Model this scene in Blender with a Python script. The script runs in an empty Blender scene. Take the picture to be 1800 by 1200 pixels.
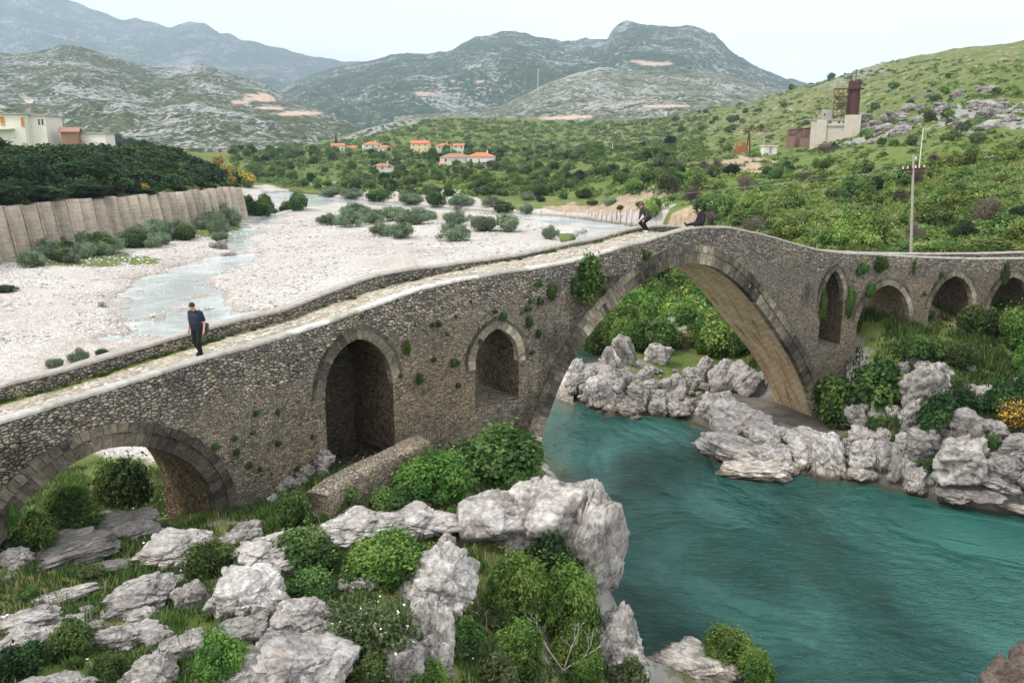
import bpy, bmesh, math, random
import numpy as np
from mathutils import Vector, Matrix
random.seed(7); RNG=np.random.default_rng(7)
S=bpy.context.scene; C=S.collection
# ---------------------------------------------------------------- camera, sky, sun, exposure
F=1450.;VH=262.;CH=16.
PITCH=math.atan((600-VH)/F);_c,_s=math.cos(PITCH),math.sin(PITCH)
cd=bpy.data.cameras.new('camera');cam=bpy.data.objects.new('camera',cd);C.objects.link(cam)
cam.location=(0,0,CH);cam.rotation_euler=(math.pi/2-PITCH,0,0)
cd.sensor_width=36;cd.lens=36*F/1800;cd.clip_start=.1;cd.clip_end=30000
S.camera=cam
S.view_settings.view_transform='Standard';S.view_settings.look='None'
S.view_settings.exposure=0.88;S.view_settings.gamma=1
SUN_EL,SUN_AZ=math.radians(52),math.radians(-115)   # azimuth from +Y, towards +X: light comes from the left, a little behind
W=bpy.data.worlds.new('World');S.world=W;W.use_nodes=True
def world():
    n=W.node_tree;n.nodes.clear();N=n.nodes.new;L=n.links.new
    out=N('ShaderNodeOutputWorld');bg=N('ShaderNodeBackground');L(bg.outputs[0],out.inputs[0])
    sky=N('ShaderNodeTexSky');sky.sky_type='NISHITA';sky.sun_disc=False
    sky.sun_elevation=SUN_EL;sky.sun_rotation=SUN_AZ;sky.altitude=50;sky.dust_density=2
    tc=N('ShaderNodeTexCoord');mp=N('ShaderNodeMapping');mp.inputs['Scale'].default_value=(1,1,3.2);L(tc.outputs['Generated'],mp.inputs[0])
    nz=N('ShaderNodeTexNoise');nz.inputs['Scale'].default_value=1.7;nz.inputs['Detail'].default_value=7;nz.inputs['Roughness'].default_value=.55;nz.inputs['Distortion'].default_value=.35
    L(mp.outputs[0],nz.inputs['Vector'])
    cr=N('ShaderNodeValToRGB');e=cr.color_ramp.elements
    e[0].position=.40;e[0].color=(8.0,8.5,9.0,1);e[1].position=.58;e[1].color=(12.8,12.7,12.5,1)
    e2=cr.color_ramp.elements.new(.48);e2.color=(10.6,10.8,11.0,1)
    L(nz.outputs['Fac'],cr.inputs[0])
    mx=N('ShaderNodeMixRGB');mx.inputs[0].default_value=.9
    L(sky.outputs[0],mx.inputs[1]);L(cr.outputs[0],mx.inputs[2])
    L(mx.outputs[0],bg.inputs[0]);bg.inputs[1].default_value=.1
world()
sl=bpy.data.lights.new('sun','SUN');sl.energy=1.5;sl.angle=math.radians(11);sl.color=(1,.96,.9)
so=bpy.data.objects.new('sun',sl);C.objects.link(so)
_d=Vector((math.sin(SUN_AZ)*math.cos(SUN_EL),math.cos(SUN_AZ)*math.cos(SUN_EL),math.sin(SUN_EL)))
so.rotation_euler=_d.to_track_quat('Z','Y').to_euler();so.location=(0,-20,60)
# ---------------------------------------------------------------- geometry of the view (used to find real positions)
def ray(u,v):
    x=(u-900)/F;y=(v-600)/F
    return np.array([x,_c-y*_s,-_s-y*_c])
O=np.array([0,0,CH])
def atz(u,v,z):
    r=ray(u,v);return O+r*(z-CH)/r[2]
def atY(u,v,Y):
    r=ray(u,v);return O+r*Y/r[1]
# ---------------------------------------------------------------- numpy noise
def _hash(i,j,k,seed):
    h=(i.astype(np.int64)*374761393+j.astype(np.int64)*668265263+k.astype(np.int64)*2147483647%1000003*69069+seed*1274126177)&0xffffffff
    h=((h^(h>>13))*1274126177)&0xffffffff
    h=((h^(h>>16))*2246822519)&0xffffffff
    return (h^(h>>15))/4294967295.0
def vnoise(p,seed=0):
    p=np.asarray(p,float);i=np.floor(p);f=p-i;i=i.astype(np.int64);f=f*f*f*(f*(f*6-15)+10)
    r=0
    for a in(0,1):
        for b in(0,1):
            for c in(0,1):
                w=(f[...,0] if a else 1-f[...,0])*(f[...,1] if b else 1-f[...,1])*(f[...,2] if c else 1-f[...,2])
                r=r+w*_hash(i[...,0]+a,i[...,1]+b,i[...,2]+c,seed)
    return r*2-1
def fbm(p,oct=4,seed=0,lac=2.03,g=.5):
    p=np.asarray(p,float);r=0;a=1;t=0
    for o in range(oct):
        r=r+a*vnoise(p*lac**o+o*17.3,seed+o);t+=a;a*=g
    return r/t
def ridged(p,oct=4,seed=0):
    p=np.asarray(p,float);r=0;a=1;t=0
    for o in range(oct):
        r=r+a*(1-np.abs(vnoise(p*2.1**o+o*9.1,seed+o))*2);t+=a;a*=.5
    return r/t
def sstep(a,b,x):
    t=np.clip((x-a)/(b-a),0,1);return t*t*(3-2*t)
def sdf(poly,x,y):
    poly=np.asarray(poly,float);n=len(poly);d=np.full(x.shape,1e18);ins=np.zeros(x.shape,bool)
    for i in range(n):
        a=poly[i];b=poly[(i+1)%n];ex,ey=b-a;wx,wy=x-a[0],y-a[1]
        t=np.clip((wx*ex+wy*ey)/(ex*ex+ey*ey),0,1)
        d=np.minimum(d,(wx-ex*t)**2+(wy-ey*t)**2)
        c=((a[1]<=y)&(b[1]>y))|((b[1]<=y)&(a[1]>y))
        with np.errstate(divide='ignore',invalid='ignore'):
            xi=a[0]+(y-a[1])*ex/(ey if ey!=0 else 1e-9)
        ins^=c&(x<xi)
    d=np.sqrt(d);return np.where(ins,-d,d)
# ---------------------------------------------------------------- mesh helpers
def meta(o,label=None,cat=None,group=None,kind=None):
    if label:o['label']=label
    if cat:o['category']=cat
    if group:o['group']=group
    if kind:o['kind']=kind
    return o
def mk(name,V,Fc,mat=None,parent=None,attrs=None,smooth=False,loc=None):
    """V (n,3); Fc (m,k) array or list of tuples"""
    me=bpy.data.meshes.new(name);V=np.asarray(V,np.float32)
    if isinstance(Fc,np.ndarray):
        m,k=Fc.shape;me.vertices.add(len(V));me.vertices.foreach_set('co',V.ravel())
        me.loops.add(m*k);me.loops.foreach_set('vertex_index',Fc.astype(np.int32).ravel())
        me.polygons.add(m);me.polygons.foreach_set('loop_start',np.arange(0,m*k,k,dtype=np.int32))
        me.update(calc_edges=True)
    else:
        me.from_pydata(V.tolist(),[],[tuple(int(q) for q in f) for f in Fc]);me.update()
    if attrs:
        for k,a in attrs.items():
            a=np.asarray(a,np.float32)
            if a.ndim==1:
                at=me.attributes.new(k,'FLOAT','POINT');at.data.foreach_set('value',a)
            else:
                at=me.attributes.new(k,'FLOAT_COLOR','POINT')
                if a.shape[1]==3:a=np.concatenate([a,np.ones((len(a),1),np.float32)],1)
                at.data.foreach_set('color',a.astype(np.float32).ravel())
    if smooth:me.polygons.foreach_set('use_smooth',np.ones(len(me.polygons),bool))
    if mat:me.materials.append(mat)
    o=bpy.data.objects.new(name,me);C.objects.link(o)
    if parent:o.parent=parent
    if loc is not None:o.location=loc
    return o
def empty(name,loc=(0,0,0),rz=0):
    o=bpy.data.objects.new(name,None);C.objects.link(o);o.location=loc;o.rotation_euler=(0,0,rz);o.empty_display_size=.2;return o
class MB:
    def __init__(s):s.v=[];s.f=[];s.t=[];s.cur=1.
    def add(s,V,Fs):
        n=len(s.v);s.v+= [tuple(map(float,q)) for q in V];s.f+=[tuple(i+n for i in f) for f in Fs];s.t+=[s.cur]*len(V)
    def box(s,a,b,M=None):
        x0,y0,z0=a;x1,y1,z1=b
        V=[(x0,y0,z0),(x1,y0,z0),(x1,y1,z0),(x0,y1,z0),(x0,y0,z1),(x1,y0,z1),(x1,y1,z1),(x0,y1,z1)]
        if M is not None:V=[tuple(M@Vector(q)) for q in V]
        s.add(V,[(0,3,2,1),(4,5,6,7),(0,1,5,4),(1,2,6,5),(2,3,7,6),(3,0,4,7)])
    def bar(s,p,q,r,n=6,r2=None,caps=True):
        p=Vector(p);q=Vector(q);d=(q-p);
        if d.length<1e-6:return
        d.normalize();a=d.orthogonal().normalized();b=d.cross(a);r2=r if r2 is None else r2;V=[]
        for c,rr in((p,r),(q,r2)):
            for i in range(n):
                t=2*math.pi*i/n;V.append(c+a*math.cos(t)*rr+b*math.sin(t)*rr)
        Fs=[(i,(i+1)%n,n+(i+1)%n,n+i) for i in range(n)]
        if caps:Fs+=[tuple(range(n-1,-1,-1)),tuple(range(n,2*n))]
        s.add(V,Fs)
    def cyl(s,c,r,z0,z1,n=16,r1=None):s.bar((c[0],c[1],z0),(c[0],c[1],z1),r,n,r1)
    def poly(s,P):s.add(P,[tuple(range(len(P)))])
    def build(s,name,mat,parent=None,smooth=False,loc=None):
        return mk(name,np.array(s.v),s.f,mat,parent,{'tint':np.array(s.t)},smooth,loc)
def grid_faces(nr,nc):
    i=np.arange(nr*nc).reshape(nr,nc)
    return np.stack([i[:-1,:-1],i[:-1,1:],i[1:,1:],i[1:,:-1]],-1).reshape(-1,4)
# ---------------------------------------------------------------- node helper
class NT:
    def __init__(s,name):
        s.m=bpy.data.materials.new(name);s.m.use_nodes=True;s.t=s.m.node_tree;s.t.nodes.clear()
        s.out=s.n('ShaderNodeOutputMaterial');s.b=s.n('ShaderNodeBsdfPrincipled');s.l(s.b.outputs[0],s.out.inputs[0])
        s.b.inputs['Roughness'].default_value=.85
        s.b.inputs['Specular IOR Level'].default_value=.25
        s.tc=s.n('ShaderNodeTexCoord');s.obj=s.tc.outputs['Object']
        s.geo=None
    def n(s,k):return s.t.nodes.new(k)
    def l(s,a,b):s.t.links.new(a,b)
    def _in(s,node,i,v):
        if v is None:return
        if isinstance(v,bpy.types.NodeSocket):s.l(v,node.inputs[i])
        else:
            if isinstance(v,(tuple,list)) and len(v)==3 and node.inputs[i].type=='RGBA':v=(*v,1)
            node.inputs[i].default_value=v
    def pos(s):
        if not s.geo:s.geo=s.n('ShaderNodeNewGeometry')
        return s.geo.outputs['Position']
    def nrm(s):
        s.pos();return s.geo.outputs['Normal']
    def map(s,v,sc=(1,1,1),rot=(0,0,0)):
        q=s.n('ShaderNodeMapping');s.l(v,q.inputs[0]);q.inputs['Scale'].default_value=sc if isinstance(sc,tuple) else (sc,)*3;q.inputs['Rotation'].default_value=rot;return q.outputs[0]
    def noise(s,v,scale,detail=4,rough=.55,dist=0,color=False):
        q=s.n('ShaderNodeTexNoise');s.l(v,q.inputs['Vector']);q.inputs['Scale'].default_value=scale;q.inputs['Detail'].default_value=detail
        q.inputs['Roughness'].default_value=rough;q.inputs['Distortion'].default_value=dist;return q.outputs['Color' if color else 'Fac']
    def vor(s,v,scale,feat='F1',rnd=1,out='Distance'):
        q=s.n('ShaderNodeTexVoronoi');q.feature=feat;s.l(v,q.inputs['Vector']);q.inputs['Scale'].default_value=scale;q.inputs['Randomness'].default_value=rnd;return q.outputs[out]
    def ramp(s,f,pts):
        q=s.n('ShaderNodeValToRGB');s.l(f,q.inputs[0]);e=q.color_ramp.elements
        while len(e)<len(pts):e.new(.5)
        for i,(p,c) in enumerate(pts):
            e[i].position=p;e[i].color=(c,c,c,1) if isinstance(c,(int,float)) else (*c,1)
        return q.outputs[0]
    def mix(s,f,a,b,mode='MIX'):
        q=s.n('ShaderNodeMixRGB');q.blend_type=mode;s._in(q,0,f);s._in(q,1,a);s._in(q,2,b);return q.outputs[0]
    def math(s,op,a,b=None,c=None,clamp=False):
        q=s.n('ShaderNodeMath');q.operation=op;q.use_clamp=clamp;s._in(q,0,a);s._in(q,1,b)
        if c is not None:s._in(q,2,c)
        return q.outputs[0]
    def vadd(s,a,b,k=1.):
        q=s.n('ShaderNodeVectorMath');q.operation='MULTIPLY_ADD';s.l(b,q.inputs[0]);q.inputs[1].default_value=(k,k,k);s.l(a,q.inputs[2]);return q.outputs[0]
    def attr(s,name,out='Fac'):
        q=s.n('ShaderNodeAttribute');q.attribute_name=name;return q.outputs[out]
    def sep(s,v,i):
        q=s.n('ShaderNodeSeparateXYZ');s.l(v,q.inputs[0]);return q.outputs[i]
    def bump(s,h,strength=.5,dist=.05,prev=None):
        q=s.n('ShaderNodeBump');q.inputs['Strength'].default_value=strength;q.inputs['Distance'].default_value=dist;s.l(h,q.inputs['Height'])
        if prev is not None:s.l(prev,q.inputs['Normal'])
        return q.outputs[0]
    def set(s,col=None,rough=None,nrm=None,spec=None,metal=None):
        s._in(s.b,'Base Color',col);s._in(s.b,'Roughness',rough)
        if nrm is not None:s.l(nrm,s.b.inputs['Normal'])
        if spec is not None:s._in(s.b,'Specular IOR Level',spec)
        if metal is not None:s._in(s.b,'Metallic',metal)
        return s.m
def plain(name,col,rough=.8,nz=.25,scale=3,bump=0.,metal=0,spec=.3):
    t=NT(name);f=t.noise(t.obj,scale,5,.6);f2=t.noise(t.obj,scale*9,3,.6)
    c=t.mix(f,tuple(k*(1-nz) for k in col),tuple(min(1,k*(1+nz)) for k in col))
    c=t.mix(.35,c,t.mix(f2,tuple(k*(1-nz) for k in col),tuple(min(1,k*(1+nz)) for k in col)))
    return t.set(c,rough,t.bump(f2,.4,bump) if bump else None,spec,metal)
# ---------------------------------------------------------------- materials of the terrain
def limestone(name='limestone',tint=(1,1,1),scale=1.):
    t=NT(name);p=t.pos() if False else t.obj
    ob=t.n('ShaderNodeObjectInfo');rnd=ob.outputs['Random']
    q=t.n('ShaderNodeVectorMath');q.operation='ADD';t.l(p,q.inputs[0])
    cmb=t.n('ShaderNodeCombineXYZ');t.l(t.math('MULTIPLY',rnd,37.),cmb.inputs[0]);t.l(t.math('MULTIPLY',rnd,11.),cmb.inputs[2]);t.l(cmb.outputs[0],q.inputs[1]);p=q.outputs[0]
    n1=t.noise(p,.9*scale,6,.62,.4);n2=t.noise(p,5*scale,6,.7,.6);n3=t.noise(p,22*scale,4,.7)
    c=t.ramp(n1,[(.3,(.15,.14,.13)),(.43,(.30,.285,.27)),(.55,(.47,.45,.435)),(.7,(.62,.60,.58))])
    c=t.mix(.5,c,t.ramp(n2,[(.34,(.10,.094,.088)),(.48,(.33,.315,.30)),(.6,(.62,.60,.585))]))
    # dark pits and thin cracks
    w=t.vadd(p,t.noise(p,2*scale,4,.6,0,True),.5)
    cr=t.ramp(t.vor(w,.95*scale,'DISTANCE_TO_EDGE'),[(0,.35),(.018,.7),(.05,1)])
    cr=t.mix(t.ramp(t.noise(p,.8*scale,3,.5),[(.5,0),(.62,1)]),cr,(1,1,1))
    pit=t.ramp(t.noise(p,9*scale,3,.8,1.2),[(.33,.15),(.42,1)])
    c=t.mix(.75,c,t.mix(1,c,cr,'MULTIPLY'));c=t.mix(.55,c,t.mix(1,c,pit,'MULTIPLY'))
    # brown / ochre iron staining and lichen
    st=t.ramp(t.noise(p,1.6*scale,5,.6,.3),[(.55,0),(.72,.5)])
    c=t.mix(st,c,t.mix(1,c,(1.12,.92,.72),'MULTIPLY'))
    c=t.mix(1,c,t.math('ADD',t.math('MULTIPLY',rnd,.34),.86),'MULTIPLY')
    dk=t.ramp(t.noise(t.map(p,(1,1,.6)),1.3*scale,7,.75,.3),[(.46,0),(.62,.75)]);c=t.mix(dk,c,t.mix(1,c,(.46,.45,.44),'MULTIPLY'))
    wh=t.ramp(t.noise(p,3.1*scale,5,.8,.2),[(.6,0),(.68,.5)]);c=t.mix(wh,c,(.62,.61,.59))
    c=t.mix(1,c,tint,'MULTIPLY')
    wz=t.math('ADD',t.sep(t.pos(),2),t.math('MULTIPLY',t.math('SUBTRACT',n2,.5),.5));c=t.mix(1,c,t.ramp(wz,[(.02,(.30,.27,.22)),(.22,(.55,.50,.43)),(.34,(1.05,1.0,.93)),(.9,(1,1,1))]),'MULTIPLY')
    h=t.math('ADD',t.math('MULTIPLY',n2,.6),t.math('MULTIPLY',n3,.3))
    b=t.bump(h,.9,.13*1);b=t.bump(cr,.6,.05,b);b=t.bump(pit,.35,.03,b)
    return t.set(c,.9,b,.15)
M={}
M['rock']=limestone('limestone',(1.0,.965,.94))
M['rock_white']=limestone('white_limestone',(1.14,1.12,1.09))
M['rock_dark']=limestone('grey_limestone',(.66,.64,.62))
def ground_mat():
    # g = mask colour attribute: r gravel, g dry/tan earth, b bare rock; rest grass and scrub
    t=NT('ground_cover');p=t.pos();q=t.n('ShaderNodeAttribute');q.attribute_name='zone';sp=t.n('ShaderNodeSeparateColor');t.l(q.outputs['Color'],sp.inputs[0])
    big=t.noise(p,.035,5,.6);mid=t.noise(p,.35,7,.7,.1);fin=t.noise(p,4,5,.7);vf=t.noise(p,22,3,.7)
    grass=t.ramp(big,[(.35,(.065,.105,.025)),(.5,(.13,.17,.04)),(.66,(.23,.225,.08))])
    g2=t.ramp(mid,[(.3,(.035,.06,.018)),(.48,(.10,.135,.035)),(.68,(.22,.21,.075))])
    grass=t.mix(.55,grass,g2);grass=t.mix(.45,grass,t.ramp(fin,[(.3,(.035,.055,.014)),(.65,(.16,.19,.06))]))
    tan=t.ramp(t.noise(p,.9,6,.7),[(.3,(.22,.14,.085)),(.7,(.46,.37,.27))])
    rk=t.ramp(t.noise(p,.9,8,.74,.05),[(.3,(.12,.11,.10)),(.5,(.25,.24,.225)),(.72,(.37,.36,.34))])
    rr=t.math('MULTIPLY',t.math('ADD',t.math('MULTIPLY',sp.outputs['Blue'],1.0),0),1.)
    rockm=t.ramp(t.math('ADD',t.noise(p,.33,9,.76,.1),t.math('MULTIPLY',t.math('SUBTRACT',rr,.5),.5)),[(.53,0),(.6,1)])
    tanm=t.ramp(t.math('ADD',t.noise(p,.22,7,.7,.1),t.math('MULTIPLY',t.math('SUBTRACT',sp.outputs['Green'],.5),.9)),[(.5,0),(.62,1)])
    # pebbles
    pp=t.map(p,(1,1,1));v1=t.vor(pp,4.6,'F1',1,'Color');e1=t.vor(pp,4.6,'DISTANCE_TO_EDGE')
    v2=t.vor(pp,9,'F1',1,'Color');pc=t.ramp(t.sep(v1,0),[(0,(.30,.275,.25)),(.3,(.46,.435,.41)),(.75,(.59,.565,.54)),(1,(.70,.68,.66))])
    pc2=t.ramp(t.sep(v2,1),[(0,(.33,.30,.28)),(.4,(.58,.55,.53)),(1,(.74,.72,.70))])
    pc=t.mix(.45,pc,pc2);pc=t.mix(1,pc,t.ramp(e1,[(0,.45),(.12,1)]),'MULTIPLY')
    pc=t.mix(1,pc,t.ramp(t.noise(t.map(p,(1,.5,1)),.075,8,.68,.2),[(.3,(.70,.64,.585)),(.44,(.90,.85,.80)),(.56,(1.0,.965,.935)),(.75,(1.1,1.07,1.04))]),'MULTIPLY')
    gm=t.ramp(t.math('ADD',t.math('MULTIPLY',t.math('SUBTRACT',fin,.5),.35),sp.outputs['Red']),[(.44,0),(.56,1)])
    c=t.mix(tanm,grass,tan);c=t.mix(rockm,c,rk);c=t.mix(gm,c,pc)
    wet=t.math('ADD',t.sep(p,2),t.math('MULTIPLY',t.math('SUBTRACT',mid,.5),.5));c=t.mix(1,c,t.ramp(wet,[(.0,(.42,.38,.33)),(.45,(.62,.58,.53)),(.85,(1,1,1))]),'MULTIPLY')
    h=t.math('ADD',t.math('MULTIPLY',mid,.5),t.math('MULTIPLY',fin,.35));h=t.math('ADD',h,t.math('MULTIPLY',vf,.1))
    b=t.bump(h,.8,.25);b=t.bump(e1,.5,.05,b)
    return t.set(c,.95,b,.1)
M['ground']=ground_mat()
def mountain_mat(name,rock,green,dry,rockamt,sc,greenamt=.5):
    t=NT(name);p=t.pos()
    w=t.vadd(p,t.noise(p,.0025*sc,4,.6,0,True),120/sc)
    n=t.noise(w,.0022*sc,9,.66,.6);n2=t.noise(t.map(w,(1,1,2.2)),.012*sc,8,.72,.9);n3=t.noise(p,.05*sc,4,.75);n4=t.noise(t.map(p,(1,.35,1)),.11*sc,3,.8)
    veg=t.mix(t.ramp(n2,[(.4,0),(.6,1)]),green,dry)
    speck=t.ramp(n3,[(.40,.45),(.56,1.1)]);veg=t.mix(.8,veg,t.mix(1,veg,speck,'MULTIPLY'))
    rc=t.mix(t.ramp(n4,[(.35,0),(.65,1)]),tuple(k*.6 for k in rock),tuple(min(1,k*1.12) for k in rock))
    n5=t.noise(t.map(p,(1,.6,1.5)),.03*sc,6,.8,.1);m=t.math('ADD',t.math('MULTIPLY',n,.40),t.math('MULTIPLY',n2,.25));m=t.math('ADD',m,t.math('MULTIPLY',n5,.35));m=t.math('ADD',m,t.math('MULTIPLY',t.math('SUBTRACT',n3,.5),.40))
    mk_=t.ramp(m,[(.565-rockamt*.14,0),(.60-rockamt*.12,1)])
    c=t.mix(mk_,veg,rc)
    # shrubs dotted over the rock
    dots=t.ramp(t.vor(p,.055*sc,'F1'),[(.18,0),(.32,1)])
    dots=t.math('MAXIMUM',dots,t.ramp(n2,[(.5,0),(.56,1)]))
    c=t.mix(t.math('MULTIPLY',t.math('SUBTRACT',1.,dots),greenamt),c,tuple(k*.7 for k in green))
    sc_=t.attr('scar');c=t.mix(sc_,c,t.mix(n3,(.42,.27,.19),(.72,.56,.46)))
    b=t.bump(m,1.,14/sc);b=t.bump(n3,.7,4/sc,b)
    return t.set(c,1,b,0)
M['mtA']=mountain_mat('blue_mountain_rock',(.38,.38,.37),(.045,.075,.035),(.08,.10,.045),.26,1)
M['mtB']=mountain_mat('karst_hill_rock',(.42,.41,.39),(.05,.072,.03),(.14,.15,.075),.36,3)
M['mtC']=mountain_mat('mountain_rock',(.40,.39,.375),(.035,.065,.03),(.07,.10,.045),.27,1.5)
M['mtD']=mountain_mat('pale_karst_rock',(.44,.42,.38),(.05,.08,.035),(.24,.23,.15),.38,2.6)
# ---------------------------------------------------------------- the bridge's plan (needed to keep the ground clear)
BP=[(0,738),(170,688),(350,631),(480,595),(523,581),(593,558),(663,533),(733,508),(780,496),(827,487),(873,479),(915,473),(1000,459),(1060,443),(1100,431),(1140,421),(1180,408),(1210,400),(1240,397),(1280,398),(1330,408),(1360,416),(1400,428),(1440,438),(1480,443),(1540,446),(1600,450),(1720,454),(1800,453)]
def bridge_walk():
    i0=[i for i,q in enumerate(BP) if q[0]==1240][0];P={i0:atz(*BP[i0],12.3)}
    dirf=lambda u:np.interp(u,[0,450,520,620,720,1380,1480],[50,50,46,41,37,37,20])
    for rng,st in((range(i0+1,len(BP)),1),(range(i0-1,-1,-1),-1)):
        Q=P[i0].copy()
        for i in rng:
            a=math.radians(dirf((BP[i][0]+BP[i-st][0])/2));r=ray(*BP[i])
            k,m=np.linalg.solve(np.array([[math.cos(a),-r[0]],[math.sin(a),-r[1]]]),-Q[:2])
            Q=O+r*m;P[i]=Q
    return np.array([P[i] for i in range(len(BP))])
_N=bridge_walk()
def _ext(p,deg,L,dz):a=math.radians(deg);return p+np.array([math.cos(a)*L,math.sin(a)*L,dz])
_N=np.vstack([_ext(_N[0],50,-16,-1.9),_ext(_N[0],50,-8,-.9),_N,_ext(_N[-1],18,8,-.2),_ext(_N[-1],14,22,-.6)])
_S=np.concatenate([[0],np.cumsum(np.linalg.norm(np.diff(_N[:,:2],axis=0),axis=1))]);_S-=_S[2]
_ss=np.arange(_S[0],_S[-1],.1)
def _sm(a,k):
    w=np.hanning(2*k+3)[1:-1];w/=w.sum();return np.convolve(np.pad(a,(k,k),mode='reflect',reflect_type='odd'),w,'valid')
_px=_sm(np.interp(_ss,_S,_N[:,0]),20);_py=_sm(np.interp(_ss,_S,_N[:,1]),20);_pz=_sm(np.interp(_ss,_S,_N[:,2]),7)
_t=np.stack([np.gradient(_px),np.gradient(_py)],1);_t/=np.linalg.norm(_t,axis=1)[:,None]
def bxy(s,off=0.):
    s=np.asarray(s,float);x=np.interp(s,_ss,_px);y=np.interp(s,_ss,_py);tx=np.interp(s,_ss,_t[:,0]);ty=np.interp(s,_ss,_t[:,1])
    return x-ty*off,y+tx*off
def btop(s):return np.interp(s,_ss,_pz)
BW=3.6;MFOOT=40.4
def face_at(u,v,off=0.):
    """(s,z) where the view ray meets the bridge wall at offset off"""
    r=ray(u,v);x,y=bxy(_ss,off);cr=x*r[1]-y*r[0]
    k=np.where((cr[:-1]<=0)&(cr[1:]>0))[0]
    if not len(k):k=np.array([np.argmin(np.abs(cr))])
    i=k[0];f=-cr[i]/(cr[min(i+1,len(cr)-1)]-cr[i]+1e-12);s=_ss[i]+f*.1;X,Y=bxy(s,off)
    return float(s),float(CH+r[2]*(Y/r[1]))
# ---------------------------------------------------------------- terrain
def P2(u,v,z=0.):a=atz(u,v,z);return (a[0],a[1])
RIVER=[(16,-30),(13,10),P2(1330,1215),P2(1150,1190),P2(1085,1130),P2(1035,1062),(2.0,29.5),(1.4,33.5),(1.2,37.5),(-1.5,44),(-10,55),(-21,64),(-27,76),(-22,80),(-12,70),(-3,64),(0,80),(4,115),P2(1030,408,.2),P2(960,397,.2),P2(900,387,.2),P2(800,377,.2),P2(700,369,.2),P2(600,362,.2),P2(540,367,.2),P2(490,377,.2),P2(452,384,.2),P2(478,356,.2),P2(462,340,.2),
 (-75,330),(-110,420),(-80,425),(-70,360),P2(520,338,.2),P2(600,349,.2),P2(680,356,.2),P2(800,368,.2),P2(920,376,.2),P2(1030,384,.2),P2(1120,396,.2),(33,150),(24,115),(12,80),(6.5,60),P2(985,686),P2(1080,727),P2(1200,735),P2(1262,765),P2(1240,800),P2(1300,842),P2(1400,822),P2(1440,838),P2(1540,842),P2(1650,868),P2(1800,893),P2(2000,935),P2(2400,1010),(40,10),(40,-30)]
STREAM=[P2(452,384,.6),P2(408,415,.6),P2(385,442,.6),P2(325,468,.6),P2(250,492,.6),P2(205,515,.6),P2(190,545,.6),P2(215,585,.6),(-32,64),(-24,62),P2(445,556,.6),P2(385,525,.6),P2(375,508,.6),P2(395,490,.6),P2(440,452,.6),P2(442,415,.6),P2(470,392,.6),P2(490,377,.6)]
WALLN=[(-73,50),(-69.5,80),(-67,107),(-65,130),(-62.5,160),(-60,186)]
PLAT=[(-400,40)]+WALLN+[(-61,192),(-75,215),(-100,290),(-150,420),(-400,600)]
_ctl=[]
def cz(u,v,z):a=atz(u,v,z);_ctl.append((a[0],a[1],z))
def cy(u,v,Y):a=atY(u,v,Y);_ctl.append((a[0],a[1],a[2]))
def cp(x,y,z):_ctl.append((x,y,z))
for a in[(0,975,5.2),(200,940,4.6),(390,905,4.15),(470,885,4.2),(570,850,4.5),(700,820,4.9),(760,800,4.9),(840,790,4.6),(930,800,3.7),
 (0,1050,5.3),(200,1030,5.0),(400,1000,5.0),(600,960,4.9),(800,930,4.4),(950,900,3.9),(0,1200,6.2),(200,1200,6.0),(450,1200,5.6),(700,1200,4.6),(850,1150,3.6),(1000,1120,2.2),(980,1000,3.2),(1030,960,3.0),(1100,1200,1.0),(900,1200,3.0),(600,1080,5.0),(300,1110,5.5)]:cz(*a)
for a in[(-10,4,7),(0,3,6),(8,5,4),(-30,5,7),(-60,5,8),(-25,20,5),(-45,30,3),(-14,27,3),(-20,33,1.6),(-8,36,2),(-30,45,1.2),(-60,50,1.5),(-12,45,1.),(-2,40,1.5),(-90,40,2)]:cp(*a)
for a in[(0,640,1.2),(200,610,1.1),(0,520,1.2),(200,480,1.2),(350,450,1.0),(0,475,1.6),(150,440,1.6),(300,415,1.4),(380,390,1.1),(440,384,1.1),(500,480,1.1),(650,440,1.2),(800,420,1.2),(900,410,1.1),(600,385,1.),(700,385,1.1),(850,390,1.0),(500,400,.9),(950,425,1.2)]:cz(*a)
for a in[(500,330,2),(620,343,1.8),(800,358,1.8),(1000,378,1.8),(1130,394,2.),(600,322,4.),(800,335,4.2),(950,345,4.),(1100,366,4.)]:cz(*a)
for a in[(420,275,900),(470,272,1100),(500,300,420),(650,300,430),(800,300,400),(950,300,380),(1080,310,300),(600,266,620),(750,264,640),(900,268,600),(820,290,430),(1000,270,520),(1140,268,380),(1100,285,310),
 (600,250,850),(650,226,900),(700,216,900),(800,209,900),(900,211,900),(1000,216,900),(1100,213,900),(1200,211,850),(700,245,720),(900,245,700),(1100,245,620),(1200,240,600),
 (1250,195,750),(1320,190,720),(1400,157,700),(1450,152,660),(1490,124,620),(1560,130,560),(1640,127,500),(1700,114,430),(1750,107,390),(1800,107,360),(2000,85,310),(2400,60,260),
 (1420,200,520),(1350,225,450),(1500,190,420),(1550,205,330),(1650,200,270),(1800,190,230),(1700,250,185),(1800,300,125),(1700,330,115),(1800,400,82),(1600,380,98),(1500,330,150),(1450,300,205),(1400,274,285),(1465,255,335),(1340,277,285),(1300,296,230),(1230,292,250),(1250,335,170),(1150,345,180),(1200,375,130),(1330,380,110),(1450,435,76),(1600,443,73),(1750,447,68),(2100,300,90),(2200,450,55),
 (1560,250,210),(1600,160,380),(1540,160,470)]:cy(*a)
for a in[(450,280,1500),(-400,230,900),(100,250,1000),(300,262,1000),(700,240,1500),(1000,240,1500),(1500,160,1200),(2000,100,900)]:cy(*a)
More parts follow.
